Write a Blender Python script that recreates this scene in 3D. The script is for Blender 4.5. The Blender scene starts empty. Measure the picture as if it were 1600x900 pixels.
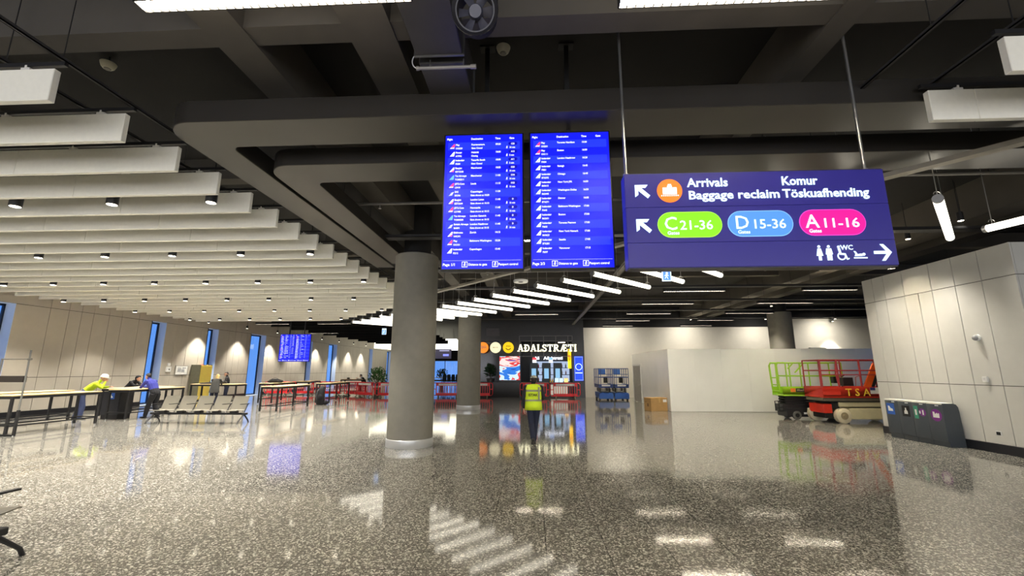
import bpy, bmesh, math, random
import numpy as np
from mathutils import Vector, Matrix

# ------------------------------------------------------------------ camera, world, exposure
scene = bpy.context.scene
COL = scene.collection
PI = math.pi
R = math.radians
cam_data = bpy.data.cameras.new('camera')
cam_data.sensor_width = 36.0
cam_data.lens = 668.0 / 1600.0 * 36.0
cam_data.clip_end = 300
cam = bpy.data.objects.new('camera', cam_data)
COL.objects.link(cam)
cam.location = (0, 0, 1.85)
cam.rotation_euler = (R(90 + 10.85), 0, R(2.78))
scene.camera = cam

W = bpy.data.worlds.new('dusk')
scene.world = W
W.use_nodes = True
W.node_tree.nodes['Background'].inputs[0].default_value = (0.125, 0.30, 0.72, 1)
W.node_tree.nodes['Background'].inputs[1].default_value = 0.75

vs = scene.view_settings
vs.view_transform = 'Standard'
vs.look = 'None'
vs.gamma = 1.0
vs.use_curve_mapping = False
vs.exposure = 0.9

SPOT_W = 430.0        # downlights over the left field
WASH_W = 760.0        # wall washers
LINE_E = 95.0         # louvred line lights
TUBE_E = 2.6         # hanging tubes
SCREEN_E = 0.54

# added fill light behind the camera, brightens the faces turned this way
al = bpy.data.lights.new('front_fill', 'AREA'); al.shape = 'RECTANGLE'; al.size = 34.0; al.size_y = 4.2
al.energy = 960.0; al.color = (1.0, 0.95, 0.86)
alo = bpy.data.objects.new('front_fill', al); COL.objects.link(alo)
alo.location = (-2.0, -7.9, 2.5); alo.rotation_euler = (R(90), 0, 0)

# ------------------------------------------------------------------ materials
def lin(c):
    return tuple(((x / 255) / 12.92 if x / 255 <= 0.04045 else ((x / 255 + 0.055) / 1.055) ** 2.4) for x in c[:3]) + (1.0,)

MATS = {}
def mat(name, rgb, rough=0.6, metal=0.0, var=0.08, scale=6.0, spec=0.5, bump=0.0, emit=None, estr=1.0):
    """principled material whose colour wanders a little with a noise texture"""
    if name in MATS:
        return MATS[name]
    m = bpy.data.materials.new(name)
    m.use_nodes = True
    nt = m.node_tree
    b = nt.nodes['Principled BSDF']
    b.inputs['Roughness'].default_value = rough
    b.inputs['Metallic'].default_value = metal
    b.inputs['Specular IOR Level'].default_value = spec
    c = lin(rgb)
    tc = nt.nodes.new('ShaderNodeTexCoord')
    nz = nt.nodes.new('ShaderNodeTexNoise')
    nz.inputs['Scale'].default_value = scale
    nz.inputs['Detail'].default_value = 4
    nt.links.new(tc.outputs['Object'], nz.inputs['Vector'])
    rp = nt.nodes.new('ShaderNodeValToRGB')
    rp.color_ramp.elements[0].position = 0.3
    rp.color_ramp.elements[1].position = 0.7
    rp.color_ramp.elements[0].color = tuple(x * (1 - var) for x in c[:3]) + (1,)
    rp.color_ramp.elements[1].color = tuple(min(1, x * (1 + var)) for x in c[:3]) + (1,)
    nt.links.new(nz.outputs['Fac'], rp.inputs['Fac'])
    nt.links.new(rp.outputs['Color'], b.inputs['Base Color'])
    if bump:
        bp = nt.nodes.new('ShaderNodeBump')
        bp.inputs['Strength'].default_value = bump
        bp.inputs['Distance'].default_value = 0.01
        nt.links.new(nz.outputs['Fac'], bp.inputs['Height'])
        nt.links.new(bp.outputs['Normal'], b.inputs['Normal'])
    if emit is not None:
        b.inputs['Emission Color'].default_value = lin(emit)
        b.inputs['Emission Strength'].default_value = estr
    MATS[name] = m
    return m

def emis(name, rgb, s):
    return mat(name, tuple(x * 0.25 for x in rgb), rough=0.4, var=0.02, emit=rgb, estr=s)

def terrazzo():
    m = bpy.data.materials.new('terrazzo')
    m.use_nodes = True
    nt = m.node_tree; N = nt.nodes.new; L = nt.links.new
    b = nt.nodes['Principled BSDF']
    tc = N('ShaderNodeTexCoord')
    def vor(sc, feat='F1'):
        v = N('ShaderNodeTexVoronoi'); v.inputs['Scale'].default_value = sc; v.feature = feat
        L(tc.outputs['Object'], v.inputs['Vector']); return v
    v1 = vor(58.0); v2 = vor(130.0)
    def ramp(src, pts):
        r = N('ShaderNodeValToRGB')
        r.color_ramp.interpolation = 'LINEAR'
        e = r.color_ramp.elements
        e[0].position, e[0].color = pts[0][0], lin(pts[0][1])
        e[1].position, e[1].color = pts[-1][0], lin(pts[-1][1])
        for p, c in pts[1:-1]:
            q = e.new(p); q.color = lin(c)
        L(src, r.inputs['Fac']); return r
    s1 = N('ShaderNodeSeparateColor'); L(v1.outputs['Color'], s1.inputs[0])
    s2 = N('ShaderNodeSeparateColor'); L(v2.outputs['Color'], s2.inputs[0])
    c1 = ramp(s1.outputs[0], [(0.0, (74, 73, 69)), (0.45, (98, 97, 91)), (0.74, (124, 122, 114)), (0.80, (216, 212, 200)), (1.0, (236, 233, 224))])
    c2 = ramp(s2.outputs[1], [(0.0, (62, 61, 58)), (0.6, (108, 106, 99)), (0.86, (160, 157, 146)), (1.0, (226, 222, 210))])
    mx = N('ShaderNodeMix'); mx.data_type = 'RGBA'; mx.inputs['Factor'].default_value = 0.42
    L(c1.outputs[0], mx.inputs[6]); L(c2.outputs[0], mx.inputs[7])
    # joints: lines every 0.635 m across and 1.27 m along
    sp = N('ShaderNodeSeparateXYZ'); L(tc.outputs['Object'], sp.inputs[0])
    def joint(out, off, per, w):
        a = N('ShaderNodeMath'); a.operation = 'ADD'; a.inputs[1].default_value = off; L(out, a.inputs[0])
        d = N('ShaderNodeMath'); d.operation = 'PINGPONG'; d.inputs[1].default_value = per / 2; L(a.outputs[0], d.inputs[0])
        g = N('ShaderNodeMath'); g.operation = 'LESS_THAN'; g.inputs[1].default_value = w; L(d.outputs[0], g.inputs[0])
        return g
    j1 = joint(sp.outputs[0], 100 * 0.635 + 0.515, 0.635, 0.0045)
    j2 = joint(sp.outputs[1], 100 * 1.27 - 0.6, 1.27, 0.0045)
    jm = N('ShaderNodeMath'); jm.operation = 'MAXIMUM'; L(j1.outputs[0], jm.inputs[0]); L(j2.outputs[0], jm.inputs[1])
    jf = N('ShaderNodeMath'); jf.operation = 'MULTIPLY'; jf.inputs[1].default_value = 0.75; L(jm.outputs[0], jf.inputs[0])
    mj = N('ShaderNodeMix'); mj.data_type = 'RGBA'
    L(jf.outputs[0], mj.inputs['Factor']); L(mx.outputs[2], mj.inputs[6]); mj.inputs[7].default_value = lin((52, 50, 46))
    # every tile a slightly different tone
    L(mj.outputs[2], b.inputs['Base Color'])
    nz = N('ShaderNodeTexNoise'); nz.inputs['Scale'].default_value = 1.3; L(tc.outputs['Object'], nz.inputs['Vector'])
    mr = N('ShaderNodeMapRange'); mr.inputs['To Min'].default_value = 0.045; mr.inputs['To Max'].default_value = 0.095
    L(nz.outputs['Fac'], mr.inputs['Value']); L(mr.outputs['Result'], b.inputs['Roughness'])
    b.inputs['IOR'].default_value = 1.52
    return m

def glass_mat(name, tint, refl=0.06):
    m = bpy.data.materials.new(name); m.use_nodes = True
    nt = m.node_tree; N = nt.nodes.new; L = nt.links.new
    nt.nodes.remove(nt.nodes['Principled BSDF'])
    t = N('ShaderNodeBsdfTransparent'); t.inputs[0].default_value = tint + (1,)
    g = N('ShaderNodeBsdfGlossy'); g.inputs['Roughness'].default_value = 0.02
    mx = N('ShaderNodeMixShader'); mx.inputs[0].default_value = refl; L(t.outputs[0], mx.inputs[1]); L(g.outputs[0], mx.inputs[2])
    L(mx.outputs[0], nt.nodes['Material Output'].inputs['Surface'])
    return m

def picture_mat(name, stops, scale, s, distort=2.5):
    """lit video picture: blotches of a few colours"""
    m = bpy.data.materials.new(name); m.use_nodes = True
    nt = m.node_tree; N = nt.nodes.new; L = nt.links.new
    b = nt.nodes['Principled BSDF']
    tc = N('ShaderNodeTexCoord'); mp = N('ShaderNodeMapping'); mp.inputs['Rotation'].default_value = (0, R(-28), 0); mp.inputs['Scale'].default_value = (0.7, 1, 1.9)
    L(tc.outputs['Object'], mp.inputs[0])
    nz = N('ShaderNodeTexNoise'); nz.inputs['Scale'].default_value = scale; nz.inputs['Detail'].default_value = 3; nz.inputs['Distortion'].default_value = distort
    L(mp.outputs[0], nz.inputs['Vector'])
    r = N('ShaderNodeValToRGB'); r.color_ramp.interpolation = 'CONSTANT'
    e = r.color_ramp.elements
    e[0].position, e[0].color = stops[0][0], lin(stops[0][1]); e[1].position, e[1].color = stops[1][0], lin(stops[1][1])
    for p, c in stops[2:]:
        q = e.new(p); q.color = lin(c)
    L(nz.outputs['Fac'], r.inputs['Fac'])
    L(r.outputs[0], b.inputs['Emission Color']); b.inputs['Emission Strength'].default_value = s
    b.inputs['Base Color'].default_value = (0.02, 0.02, 0.02, 1)
    return m

# ------------------------------------------------------------------ mesh helpers
class MB:
    """collects shapes and links them as ONE mesh object"""
    def __init__(s): s.v = []; s.f = []; s.m = []
    def add(s, vs_, fs, mi=0):
        o = len(s.v); s.v += [tuple(x) for x in vs_]
        for f in fs: s.f.append(tuple(i + o for i in f)); s.m.append(mi)
        return s
    def box(s, x0, x1, y0, y1, z0, z1, mi=0, M=None):
        P = [(x, y, z) for z in (z0, z1) for y in (y0, y1) for x in (x0, x1)]
        if M is not None: P = [M @ Vector(p) for p in P]
        return s.add(P, [(0, 2, 3, 1), (4, 5, 7, 6), (0, 1, 5, 4), (2, 6, 7, 3), (0, 4, 6, 2), (1, 3, 7, 5)], mi)
    def cbox(s, c, d, mi=0, M=None):
        return s.box(c[0] - d[0] / 2, c[0] + d[0] / 2, c[1] - d[1] / 2, c[1] + d[1] / 2, c[2] - d[2] / 2, c[2] + d[2] / 2, mi, M)
    def bar(s, p0, p1, w, h, mi=0):
        """rectangular bar, w sideways, h along the vertical-ish direction"""
        p0 = Vector(p0); p1 = Vector(p1); d = (p1 - p0).normalized()
        a = d.cross(Vector((0, 0, 1)))
        if a.length < 1e-3: a = Vector((1, 0, 0))
        a.normalize(); b = a.cross(d)
        P = []
        for p in (p0, p1):
            for sx, sy in ((-1, -1), (1, -1), (1, 1), (-1, 1)): P.append(p + a * sx * w / 2 + b * sy * h / 2)
        return s.add(P, [(3, 2, 1, 0), (4, 5, 6, 7), (0, 1, 5, 4), (1, 2, 6, 5), (2, 3, 7, 6), (3, 0, 4, 7)], mi)
    def cyl(s, p0, p1, r0, r1=None, n=16, mi=0, caps=True):
        r1 = r0 if r1 is None else r1
        return s.rings([(p0, r0), (p1, r1)], n, mi, caps)
    def rings(s, pr, n=12, mi=0, caps=True, axes=None):
        """round loft through (point, radius) or (point, rx, ry) with shared axes"""
        pts = [Vector(p[0]) for p in pr]
        V = []
        prev = None
        for i, p in enumerate(pts):
            t = (pts[min(i + 1, len(pts) - 1)] - pts[max(i - 1, 0)])
            if t.length < 1e-9: t = Vector((0, 0, 1))
            t.normalize()
            if axes: a = Vector(axes); a = (a - t * a.dot(t)).normalized()
            elif prev is None:
                a = t.cross(Vector((0, 0, 1)))
                if a.length < 1e-3: a = Vector((1, 0, 0))
                a.normalize()
            else:
                a = (prev - t * prev.dot(t))
                a = a.normalized() if a.length > 1e-6 else t.orthogonal().normalized()
            prev = a; b = t.cross(a)
            rx = pr[i][1]; ry = pr[i][2] if len(pr[i]) > 2 else rx
            for k in range(n):
                an = 2 * PI * k / n
                V.append(p + a * math.cos(an) * rx + b * math.sin(an) * ry)
        F = []
        for i in range(len(pts) - 1):
            for k in range(n):
                F.append((i * n + k, i * n + (k + 1) % n, (i + 1) * n + (k + 1) % n, (i + 1) * n + k))
        if caps:
            F.append(tuple(range(n - 1, -1, -1))); F.append(tuple((len(pts) - 1) * n + k for k in range(n)))
        return s.add(V, F, mi)
    def tube(s, pts, r, n=8, mi=0):
        return s.rings([(p, r) for p in pts], n, mi)
    def lathe(s, prof, n=32, c=(0, 0, 0), mi=0):
        V = []
        for r, z in prof:
            for k in range(n):
                a = 2 * PI * k / n; V.append((c[0] + r * math.cos(a), c[1] + r * math.sin(a), c[2] + z))
        F = []
        for i in range(len(prof) - 1):
            for k in range(n):
                F.append((i * n + k, i * n + (k + 1) % n, (i + 1) * n + (k + 1) % n, (i + 1) * n + k))
        F.append(tuple(range(n - 1, -1, -1))); F.append(tuple((len(prof) - 1) * n + k for k in range(n)))
        return s.add(V, F, mi)
    def prism(s, poly, o, u, v, w, mi=0):
        """polygon (a,b) -> o+a*u+b*v, extruded along w"""
        o = Vector(o); u = Vector(u); v = Vector(v); w = Vector(w); n = len(poly)
        A = [o + u * a + v * b for a, b in poly]
        F = [tuple(range(n)), tuple(range(2 * n - 1, n - 1, -1))] + [((i + 1) % n, i, n + i, n + (i + 1) % n) for i in range(n)]
        return s.add(A + [p + w for p in A], F, mi)
    def ell(s, c, r, M=None, n=14, m=9, mi=0):
        V = []; F = []
        for i in range(m + 1):
            t = PI * i / m
            for k in range(n):
                a = 2 * PI * k / n
                p = Vector((r[0] * math.sin(t) * math.cos(a), r[1] * math.sin(t) * math.sin(a), r[2] * math.cos(t)))
                if M is not None: p = M @ p
                V.append(Vector(c) + p)
        for i in range(m):
            for k in range(n):
                F.append((i * n + k, (i + 1) * n + k, (i + 1) * n + (k + 1) % n, i * n + (k + 1) % n))
        return s.add(V, F, mi)
    def merge(s, o, mi=None):
        k = len(s.v); s.v += o.v
        for f, m_ in zip(o.f, o.m): s.f.append(tuple(i + k for i in f)); s.m.append(m_ if mi is None else mi)
        return s
    def mesh(s, name, mats, bevel=0.0, smooth=True, seg=1):
        me = bpy.data.meshes.new(name)
        me.from_pydata(s.v, [], s.f)
        for m_ in (mats if isinstance(mats, (list, tuple)) else [mats]): me.materials.append(m_)
        me.polygons.foreach_set('material_index', s.m)
        bm = bmesh.new(); bm.from_mesh(me)
        bmesh.ops.remove_doubles(bm, verts=bm.verts, dist=1e-5)
        bmesh.ops.recalc_face_normals(bm, faces=bm.faces)
        if bevel:
            es = [e for e in bm.edges if len(e.link_faces) == 2 and e.calc_face_angle(0) > 0.6]
            bmesh.ops.bevel(bm, geom=es, offset=bevel, segments=seg, affect='EDGES', clamp_overlap=True)
        bm.to_mesh(me); bm.free()
        if smooth:
            me.polygons.foreach_set('use_smooth', [True] * len(me.polygons))
            me.set_sharp_from_angle(angle=R(35))
        return me
    def build(s, name, mats, parent=None, bevel=0.0, smooth=True, seg=1):
        o = bpy.data.objects.new(name, s.mesh(name, mats, bevel, smooth, seg))
        COL.objects.link(o)
        if parent is not None: o.parent = parent
        return o

def tag(o, label, cat, group=None):
    o['label'] = label; o['category'] = cat
    if group: o['group'] = group
    return o
def thing(name, label, cat, loc=(0, 0, 0), rz=0.0, group=None):
    o = bpy.data.objects.new(name, None); COL.objects.link(o)
    o.empty_display_size = 0.2
    o.location = loc; o.rotation_euler = (0, 0, rz)
    return tag(o, label, cat, group)
def struct(o):
    o['kind'] = 'structure'; return o
def copy_tree(o, parent=None):
    c = o.copy(); COL.objects.link(c); c.parent = parent
    for ch in list(o.children): copy_tree(ch, c)
    return c
def dup(root, loc, rz=None, label=None, group=None):
    c = copy_tree(root); c.location = loc
    if rz is not None: c.rotation_euler = (0, 0, rz)
    if label: c['label'] = label
    if group: c['group'] = group
    return c
ORD = 'first second third fourth fifth sixth seventh eighth ninth tenth eleventh twelfth thirteenth fourteenth fifteenth sixteenth seventeenth eighteenth nineteenth twentieth twenty-first twenty-second twenty-third twenty-fourth twenty-fifth twenty-sixth twenty-seventh twenty-eighth'.split()

def texts(items, thick=0.0015, squeeze=1.0):
    """flat lettering in the local XZ plane facing -y; items are (string, x, z, size, align, weight)"""
    objs = []
    for it_ in items:
        st, x, z, size, al, wt = it_[:6]
        cu = bpy.data.curves.new('lettering', 'FONT')
        cu.body = st; cu.size = size; cu.align_x = al; cu.resolution_u = 2
        cu.offset = wt * size; cu.extrude = thick
        o = bpy.data.objects.new('lettering', cu); COL.objects.link(o); objs.append((o, x, z, it_[6] if len(it_) > 6 else None))
    bpy.context.view_layer.update()
    dg = bpy.context.evaluated_depsgraph_get()
    mb = MB()
    for o, x, z, wd in objs:
        ev = o.evaluated_get(dg); me = ev.to_mesh()
        sx = squeeze
        if wd and len(me.vertices):
            xs_ = [v.co.x for v in me.vertices]; sx = wd / (max(xs_) - min(xs_))
        mb.add([(v.co.x * sx + x, -v.co.z, v.co.y + z) for v in me.vertices], [tuple(p.vertices) for p in me.polygons])
        ev.to_mesh_clear()
    for o, _, _, _ in objs:
        cu = o.data; bpy.data.objects.remove(o); bpy.data.curves.remove(cu)
    return mb

def rods(t, name, pts, r, m, n=6):
    for a, b in pts: MB().cyl(a, b, r, n=n).build(name, m, t)

def stadium(w, h, n=10):
    r = h / 2; P = []
    for k in range(n + 1):
        a = -PI / 2 + PI * k / n; P.append((w / 2 - r + r * math.cos(a), r * math.sin(a)))
    for k in range(n + 1):
        a = PI / 2 + PI * k / n; P.append((-w / 2 + r + r * math.cos(a), r * math.sin(a)))
    return P
def disc(r, n=28): return [(r * math.cos(2 * PI * k / n), r * math.sin(2 * PI * k / n)) for k in range(n)]
X_, Y_, Z_ = Vector((1, 0, 0)), Vector((0, 1, 0)), Vector((0, 0, 1))
def flat(mb, poly, cx, cz, y=0.0, t=0.003, mi=0):
    """outline facing -y in the local XZ plane"""
    return mb.prism(poly, (cx, y, cz), X_, Z_, (0, -t, 0), mi)

# shared colours
m_black = mat('black_powder_coat', (28, 28, 30), 0.45)
m_dark = mat('matt_black_steel', (20, 20, 21), 0.6)
m_steel = mat('brushed_steel', (190, 190, 188), 0.28, 0.9)
m_white = mat('white_plastic', (225, 225, 222), 0.45, var=0.03)
m_lamp = emis('lamp_diffuser', (255, 246, 225), TUBE_E)
m_line = emis('louvre_light', (255, 240, 212), LINE_E)
m_down = emis('downlight_lens', (255, 242, 215), 9.0)
m_up = emis('uplight_diffuser', (255, 238, 205), 11.0)
m_letter = emis('backlit_lettering', (205, 238, 255), 1.1)
# ------------------------------------------------------------------ the setting
WL, WR, SLAB = -20.7, 10.5, 6.2
m_slab = mat('dark_painted_concrete', (19, 18, 18), 0.85, var=0.25, scale=1.5)
m_beam = mat('grey_concrete_beam', (70, 66, 60), 0.8, var=0.10, scale=2.0)
m_wallL = mat('beige_wall_panel', (184, 177, 164), 0.6, var=0.03, scale=3)
m_wallR = mat('pale_wall_panel', (200, 199, 192), 0.55, var=0.03, scale=3)
m_joint = mat('dark_joint', (78, 74, 68), 0.9)
m_white_wall = mat('white_painted_wall', (206, 202, 190), 0.8, var=0.02)
m_skirt = mat('black_skirting', (24, 25, 30), 0.35)
m_frame = mat('dark_window_frame', (22, 30, 48), 0.4)
m_reveal = mat('window_reveal', (190, 205, 225), 0.7, var=0.02)
m_glass = glass_mat('window_glass', (0.86, 0.93, 1.0))

fl = MB().box(-23, 26, -9, 82, -0.2, 0).build('floor', terrazzo(), smooth=False); struct(fl)
cl = MB().box(-23, 26, -9, 82, SLAB, SLAB + 0.2).build('ceiling', m_slab, smooth=False); struct(cl)

# left wall: panels between full-height window slots
wins = [(14.1, 16.0), (22.25, 23.2), (26.35, 27.3), (30.6, 32.4), (38.6, 39.55), (42.8, 44.7), (53.8, 54.95), (60.5, 62.4)]
joints = [2.0, 4.1, 6.0, 8.2, 10.1, 12.0, 13.2, 17.25, 18.0, 18.55, 19.1, 19.85, 20.5, 21.45, 22.0]
y = 23.9
while y < 76:
    joints.append(round(y, 2)); y += [0.75, 1.0, 0.62, 0.9][int(y * 7) % 4]
edges = sorted(set([-8.0, 78.0] + [e for w in wins for e in w]))
WT = 4.47
wl = MB(); g = 0.011
def solid(y0, y1):
    return not any(a - 0.01 <= y0 and y1 <= b + 0.01 for a, b in wins)
for y0, y1 in zip(edges[:-1], edges[1:]):
    if solid(y0, y1):
        wl.box(WL - 0.55, WL - 0.03, y0, y1, 0, SLAB, 1)
        js = [y0] + [j for j in joints if y0 + 0.25 < j < y1 - 0.25] + [y1]
        for a, b in zip(js[:-1], js[1:]):
            for z0, z1 in ((0.2, 1.55), (1.55, WT), (WT, SLAB)):
                wl.box(WL - 0.04, WL, a + (g if a != y0 else 0), b - (g if b != y1 else 0), z0 + g, z1 - g, 0)
    else:
        wl.box(WL - 0.55, WL - 0.03, y0, y1, WT, SLAB, 1)
        wl.box(WL - 0.04, WL, y0, y1, WT + g, SLAB, 0)
struct(wl.build('wall_left', [m_wallL, m_joint], smooth=False))
bl = MB()
for y0, y1 in zip(edges[:-1], edges[1:]):
    if solid(y0, y1): bl.box(WL - 0.03, WL + 0.02, y0 - 0.01, y1 + 0.01, 0, 0.2)
struct(bl.build('baseboard_left', m_skirt, smooth=False))
for i, (a, b) in enumerate(wins):
    r = bpy.data.objects.new('window_%d' % (i + 1), None); COL.objects.link(r); r.location = (WL, (a + b) / 2, 0); struct(r)
    h = (b - a) / 2
    rv = MB()
    rv.box(-0.54, 0.0, h - 0.012, h, 0.03, WT); rv.box(-0.54, 0.0, -h, -h + 0.012, 0.03, WT)
    rv.box(-0.54, 0.0, -h, h, WT - 0.012, WT); rv.box(-0.54, 0.0, -h, h, 0.0, 0.03)
    rv.build('window_reveal', m_reveal, r, smooth=False)
    f = MB()
    for yy in (-h + 0.045, h - 0.045): f.box(-0.5, -0.42, yy - 0.035, yy + 0.035, 0.03, WT - 0.012)
    f.box(-0.5, -0.42, -h, h, 0.03, 0.1); f.box(-0.5, -0.42, -h, h, WT - 0.1, WT - 0.012)
    if b - a > 1.4: f.box(-0.51, -0.40, -0.35, -0.29, 0.03, WT)
    f.build('window_frame', m_frame, r, smooth=False)
    MB().box(-0.47, -0.455, -h + 0.03, h - 0.03, 0.08, WT - 0.08).build('window_glass', m_glass, r, smooth=False)
    MB().box(-0.02, 0.012, -h - 0.03, -h + 0.012, 0.0, WT).build('window_edge', m_frame, r, smooth=False)

# right wall: a panelled block that steps into the hall
WH = 4.63
wr = MB()
wr.box(WR + 0.03, 18.0, 9.63, 13.87, 0, WH, 1)
vj = [9.6, 10.32, 10.96, 11.59, 12.43, 13.08, 13.5, 13.9]
for z0, z1 in ((0.2, 1.5), (1.5, 3.9), (3.9, WH)):
    js = vj if z0 != 1.5 else sorted(vj + [12.0])
    for a, b in zip(js[:-1], js[1:]):
        wr.box(WR, WR + 0.04, a + (0.008 if a > 9.7 else 0), b - (0.008 if b < 13.8 else 0), z0 + 0.008, z1 - 0.008, 0)
    for k in range(7):
        a = WR + 0.04 + k * 1.06
        wr.box(a + 0.008, a + 1.052, 9.6, 9.64, z0 + 0.008, z1 - 0.008, 0)
        wr.box(a + 0.008, a + 1.052, 13.86, 13.9, z0 + 0.008, z1 - 0.008, 0)
struct(wr.build('wall_right', [m_wallR, m_joint], smooth=False))
bs = MB(); bs.box(WR - 0.025, WR + 0.03, 9.57, 13.92, 0, 0.2); bs.box(WR, 18, 9.57, 9.64, 0, 0.2)
struct(bs.build('baseboard_right', m_skirt, smooth=False))

# back wall of the side bay, dark bulkhead over it, the closing walls of the hall
wb = MB(); wb.box(3.55, 17.6, 30.4, 30.7, 0, 4.78); wb.box(17.6, 24.2, 30.2, 30.7, 0, 5.3)
struct(wb.build('wall_back', m_white_wall, smooth=False))
struct(MB().box(3.5, 24.2, 30.45, 30.8, 4.78, SLAB).build('trim_1', m_slab, smooth=False))
struct(MB().box(23.9, 24.2, 13.9, 30.4, 0, SLAB).build('wall_side', m_white_wall, smooth=False))
wn = MB(); wn.box(-21, 18.2, -8.2, -8.0, 0, 0.35); wn.box(-21, 18.2, -8.2, -8.0, 4.65, SLAB); wn.box(-21, -19.1, -8.2, -8.0, 0.35, 4.65); wn.box(15.1, 18.2, -8.2, -8.0, 0.35, 4.65)
wg = bpy.data.objects.new('window_10', None); COL.objects.link(wg); wg.location = (-2, -8.1, 0.35); struct(wg)  # unseen glazing, added as a source for the fill light
f = MB()
for k in range(18): f.box(-17.1 + k * 2.0, -17.0 + k * 2.0, -0.06, 0.06, 0, 4.3)
f.box(-17.1, 17.1, -0.06, 0.06, 0, 0.1); f.box(-17.1, 17.1, -0.06, 0.06, 4.2, 4.3)
f.build('window_frame', m_frame, wg, smooth=False)
MB().box(-17.1, 17.1, -0.01, 0.01, 0.05, 4.25).build('window_glass', m_glass, wg, smooth=False)
struct(wn.build('wall_near', m_wallR, smooth=False))
we = MB(); we.box(18.0, 18.2, -8.0, 13.9, 0, SLAB); we.box(18.0, 24.2, 13.7, 13.9, WH, SLAB)
struct(we.build('wall_east', m_wallR, smooth=False))

# far end of the hall: glazing under a dark bulkhead
wf = MB(); wf.box(-21, -3.2, 77.0, 77.3, 3.5, SLAB)
struct(wf.build('wall_far', m_slab, smooth=False))
fw = bpy.data.objects.new('window_9', None); COL.objects.link(fw); fw.location = (-12, 77.1, 0); struct(fw)
f = MB()
for k in range(8): f.box(-8.6 + k * 2.4, -8.5 + k * 2.4, -0.05, 0.05, 0.0, 3.5)
f.box(-9, 8.8, -0.05, 0.05, 0, 0.15); f.box(-9, 8.8, -0.05, 0.05, 3.4, 3.5)
f.build('window_frame', m_frame, fw, smooth=False)
MB().box(-9, 8.8, -0.01, 0.01, 0.1, 3.45).build('window_glass', m_glass, fw, smooth=False)
struct(MB().box(-3.6, -3.3, 32.5, 77.3, 0, SLAB).build('wall_inner', m_white_wall, smooth=False))

# white site hoarding with a doorway panel, and the round end of it
m_hoard = mat('white_hoarding_board', (240, 240, 233), 0.28, var=0.025, scale=1.2)
hd = MB(); hh = 2.8
x = 6.2
for k in range(10): hd.box(x + k * 1.2, x + (k + 1) * 1.2 - 0.004, 20.28, 20.34, 0.02, hh)
for a, b in ((20.34, 22.0), (22.0, 23.7), (23.7, 25.4)): hd.box(6.2, 6.26, a, b - 0.004, 0.02, hh)
hd.box(6.2, 6.26, 25.4, 27.3, 2.15, hh)
arc = [(6.2 + 0.9 - 0.9 * math.cos(t), 27.3 + 0.9 * math.sin(t)) for t in [PI / 2 * k / 8 for k in range(9)]]
for (ax, ay), (bx, by) in zip(arc[:-1], arc[1:]): hd.bar((ax, ay, hh / 2), (bx, by, hh / 2), 0.06, hh)
hd.box(7.0, 18.0, 28.17, 28.23, 0.02, hh)
hd.box(12.6, 13.3, 20.24, 20.36, hh, hh + 0.05)
struct(hd.build('wall_hoarding', m_hoard, smooth=False))
dr = bpy.data.objects.new('door_1', None); COL.objects.link(dr); dr.location = (6.2, 26.35, 0); struct(dr)
MB().box(-0.02, 0.05, -0.9, 0.9, 0.03, 2.1).build('door_leaf', mat('hoarding_door', (176, 172, 160), 0.55), dr, bevel=0.004)
f = MB(); f.box(-0.04, 0.07, -0.97, -0.89, 0, 2.17); f.box(-0.04, 0.07, 0.89, 0.97, 0, 2.17); f.box(-0.04, 0.07, -0.97, 0.97, 2.09, 2.17)
f.build('door_frame', m_white, dr, smooth=False)
MB().cyl((-0.03, -0.75, 1.0), (-0.09, -0.75, 1.0), 0.012).bar((-0.09, -0.76, 1.0), (-0.09, -0.6, 1.0), 0.02, 0.02).build('door_handle', m_steel, dr)

# ---- round columns
m_col = mat('column_plaster', (124, 121, 111), 0.7, var=0.06, scale=5, bump=0.05)
m_band = mat('polished_steel_band', (214, 216, 217), 0.3, 0.55, var=0.03)
def column(x, y, label, band=True):
    t = thing('round_column', label, 'column', (x, y, 0))
    MB().lathe([(0.565, 0.01), (0.565, 4.83), (0.54, 4.85)], 64).build('shaft', m_col, t)
    if band: MB().lathe([(0.575, 0.0), (0.58, 0.01), (0.58, 0.19), (0.57, 0.2)], 64).build('base_band', m_band, t)
    MB().lathe([(0.36, 4.85), (0.36, SLAB)], 32).build('neck', m_slab, t)
    return t
column(-3.1, 11.07, 'big grey round column nearest the camera, left of the flight screens')
column(-3.14, 21.2, 'grey round column between the red barriers and the food kiosk')
column(13.1, 23.3, 'grey round column rising behind the white site hoarding')

# ---- concrete beams under the slab
def beam(x0, x1, y0, y1, z0):
    o = MB().box(x0, x1, y0, y1, z0, SLAB + 0.02).build('ceiling_beam', m_beam, smooth=False); struct(o)
beam(-2.02, -1.5, -8, 30, 5.5)
beam(-3.58, -3.13, -8, 30, 5.5)
beam(3.2, 3.48, -8, 30, 5.5)
beam(-9.5, -9.0, -8, 30, 5.5)
beam(-20, 18, 3.9, 4.17, 5.52)
beam(-20, 18, -3.6, -3.3, 5.52)
for yy in (8.0, 14.0, 18.0, 26.0): beam(-20, 23, yy, yy + 0.28, 5.75)
for x0, x1, lab in ((10.3, 10.95, 1), (11.6, 12.15, 2)):
    beam(x0, x1, 8.2, 30.3, 5.35)

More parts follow.
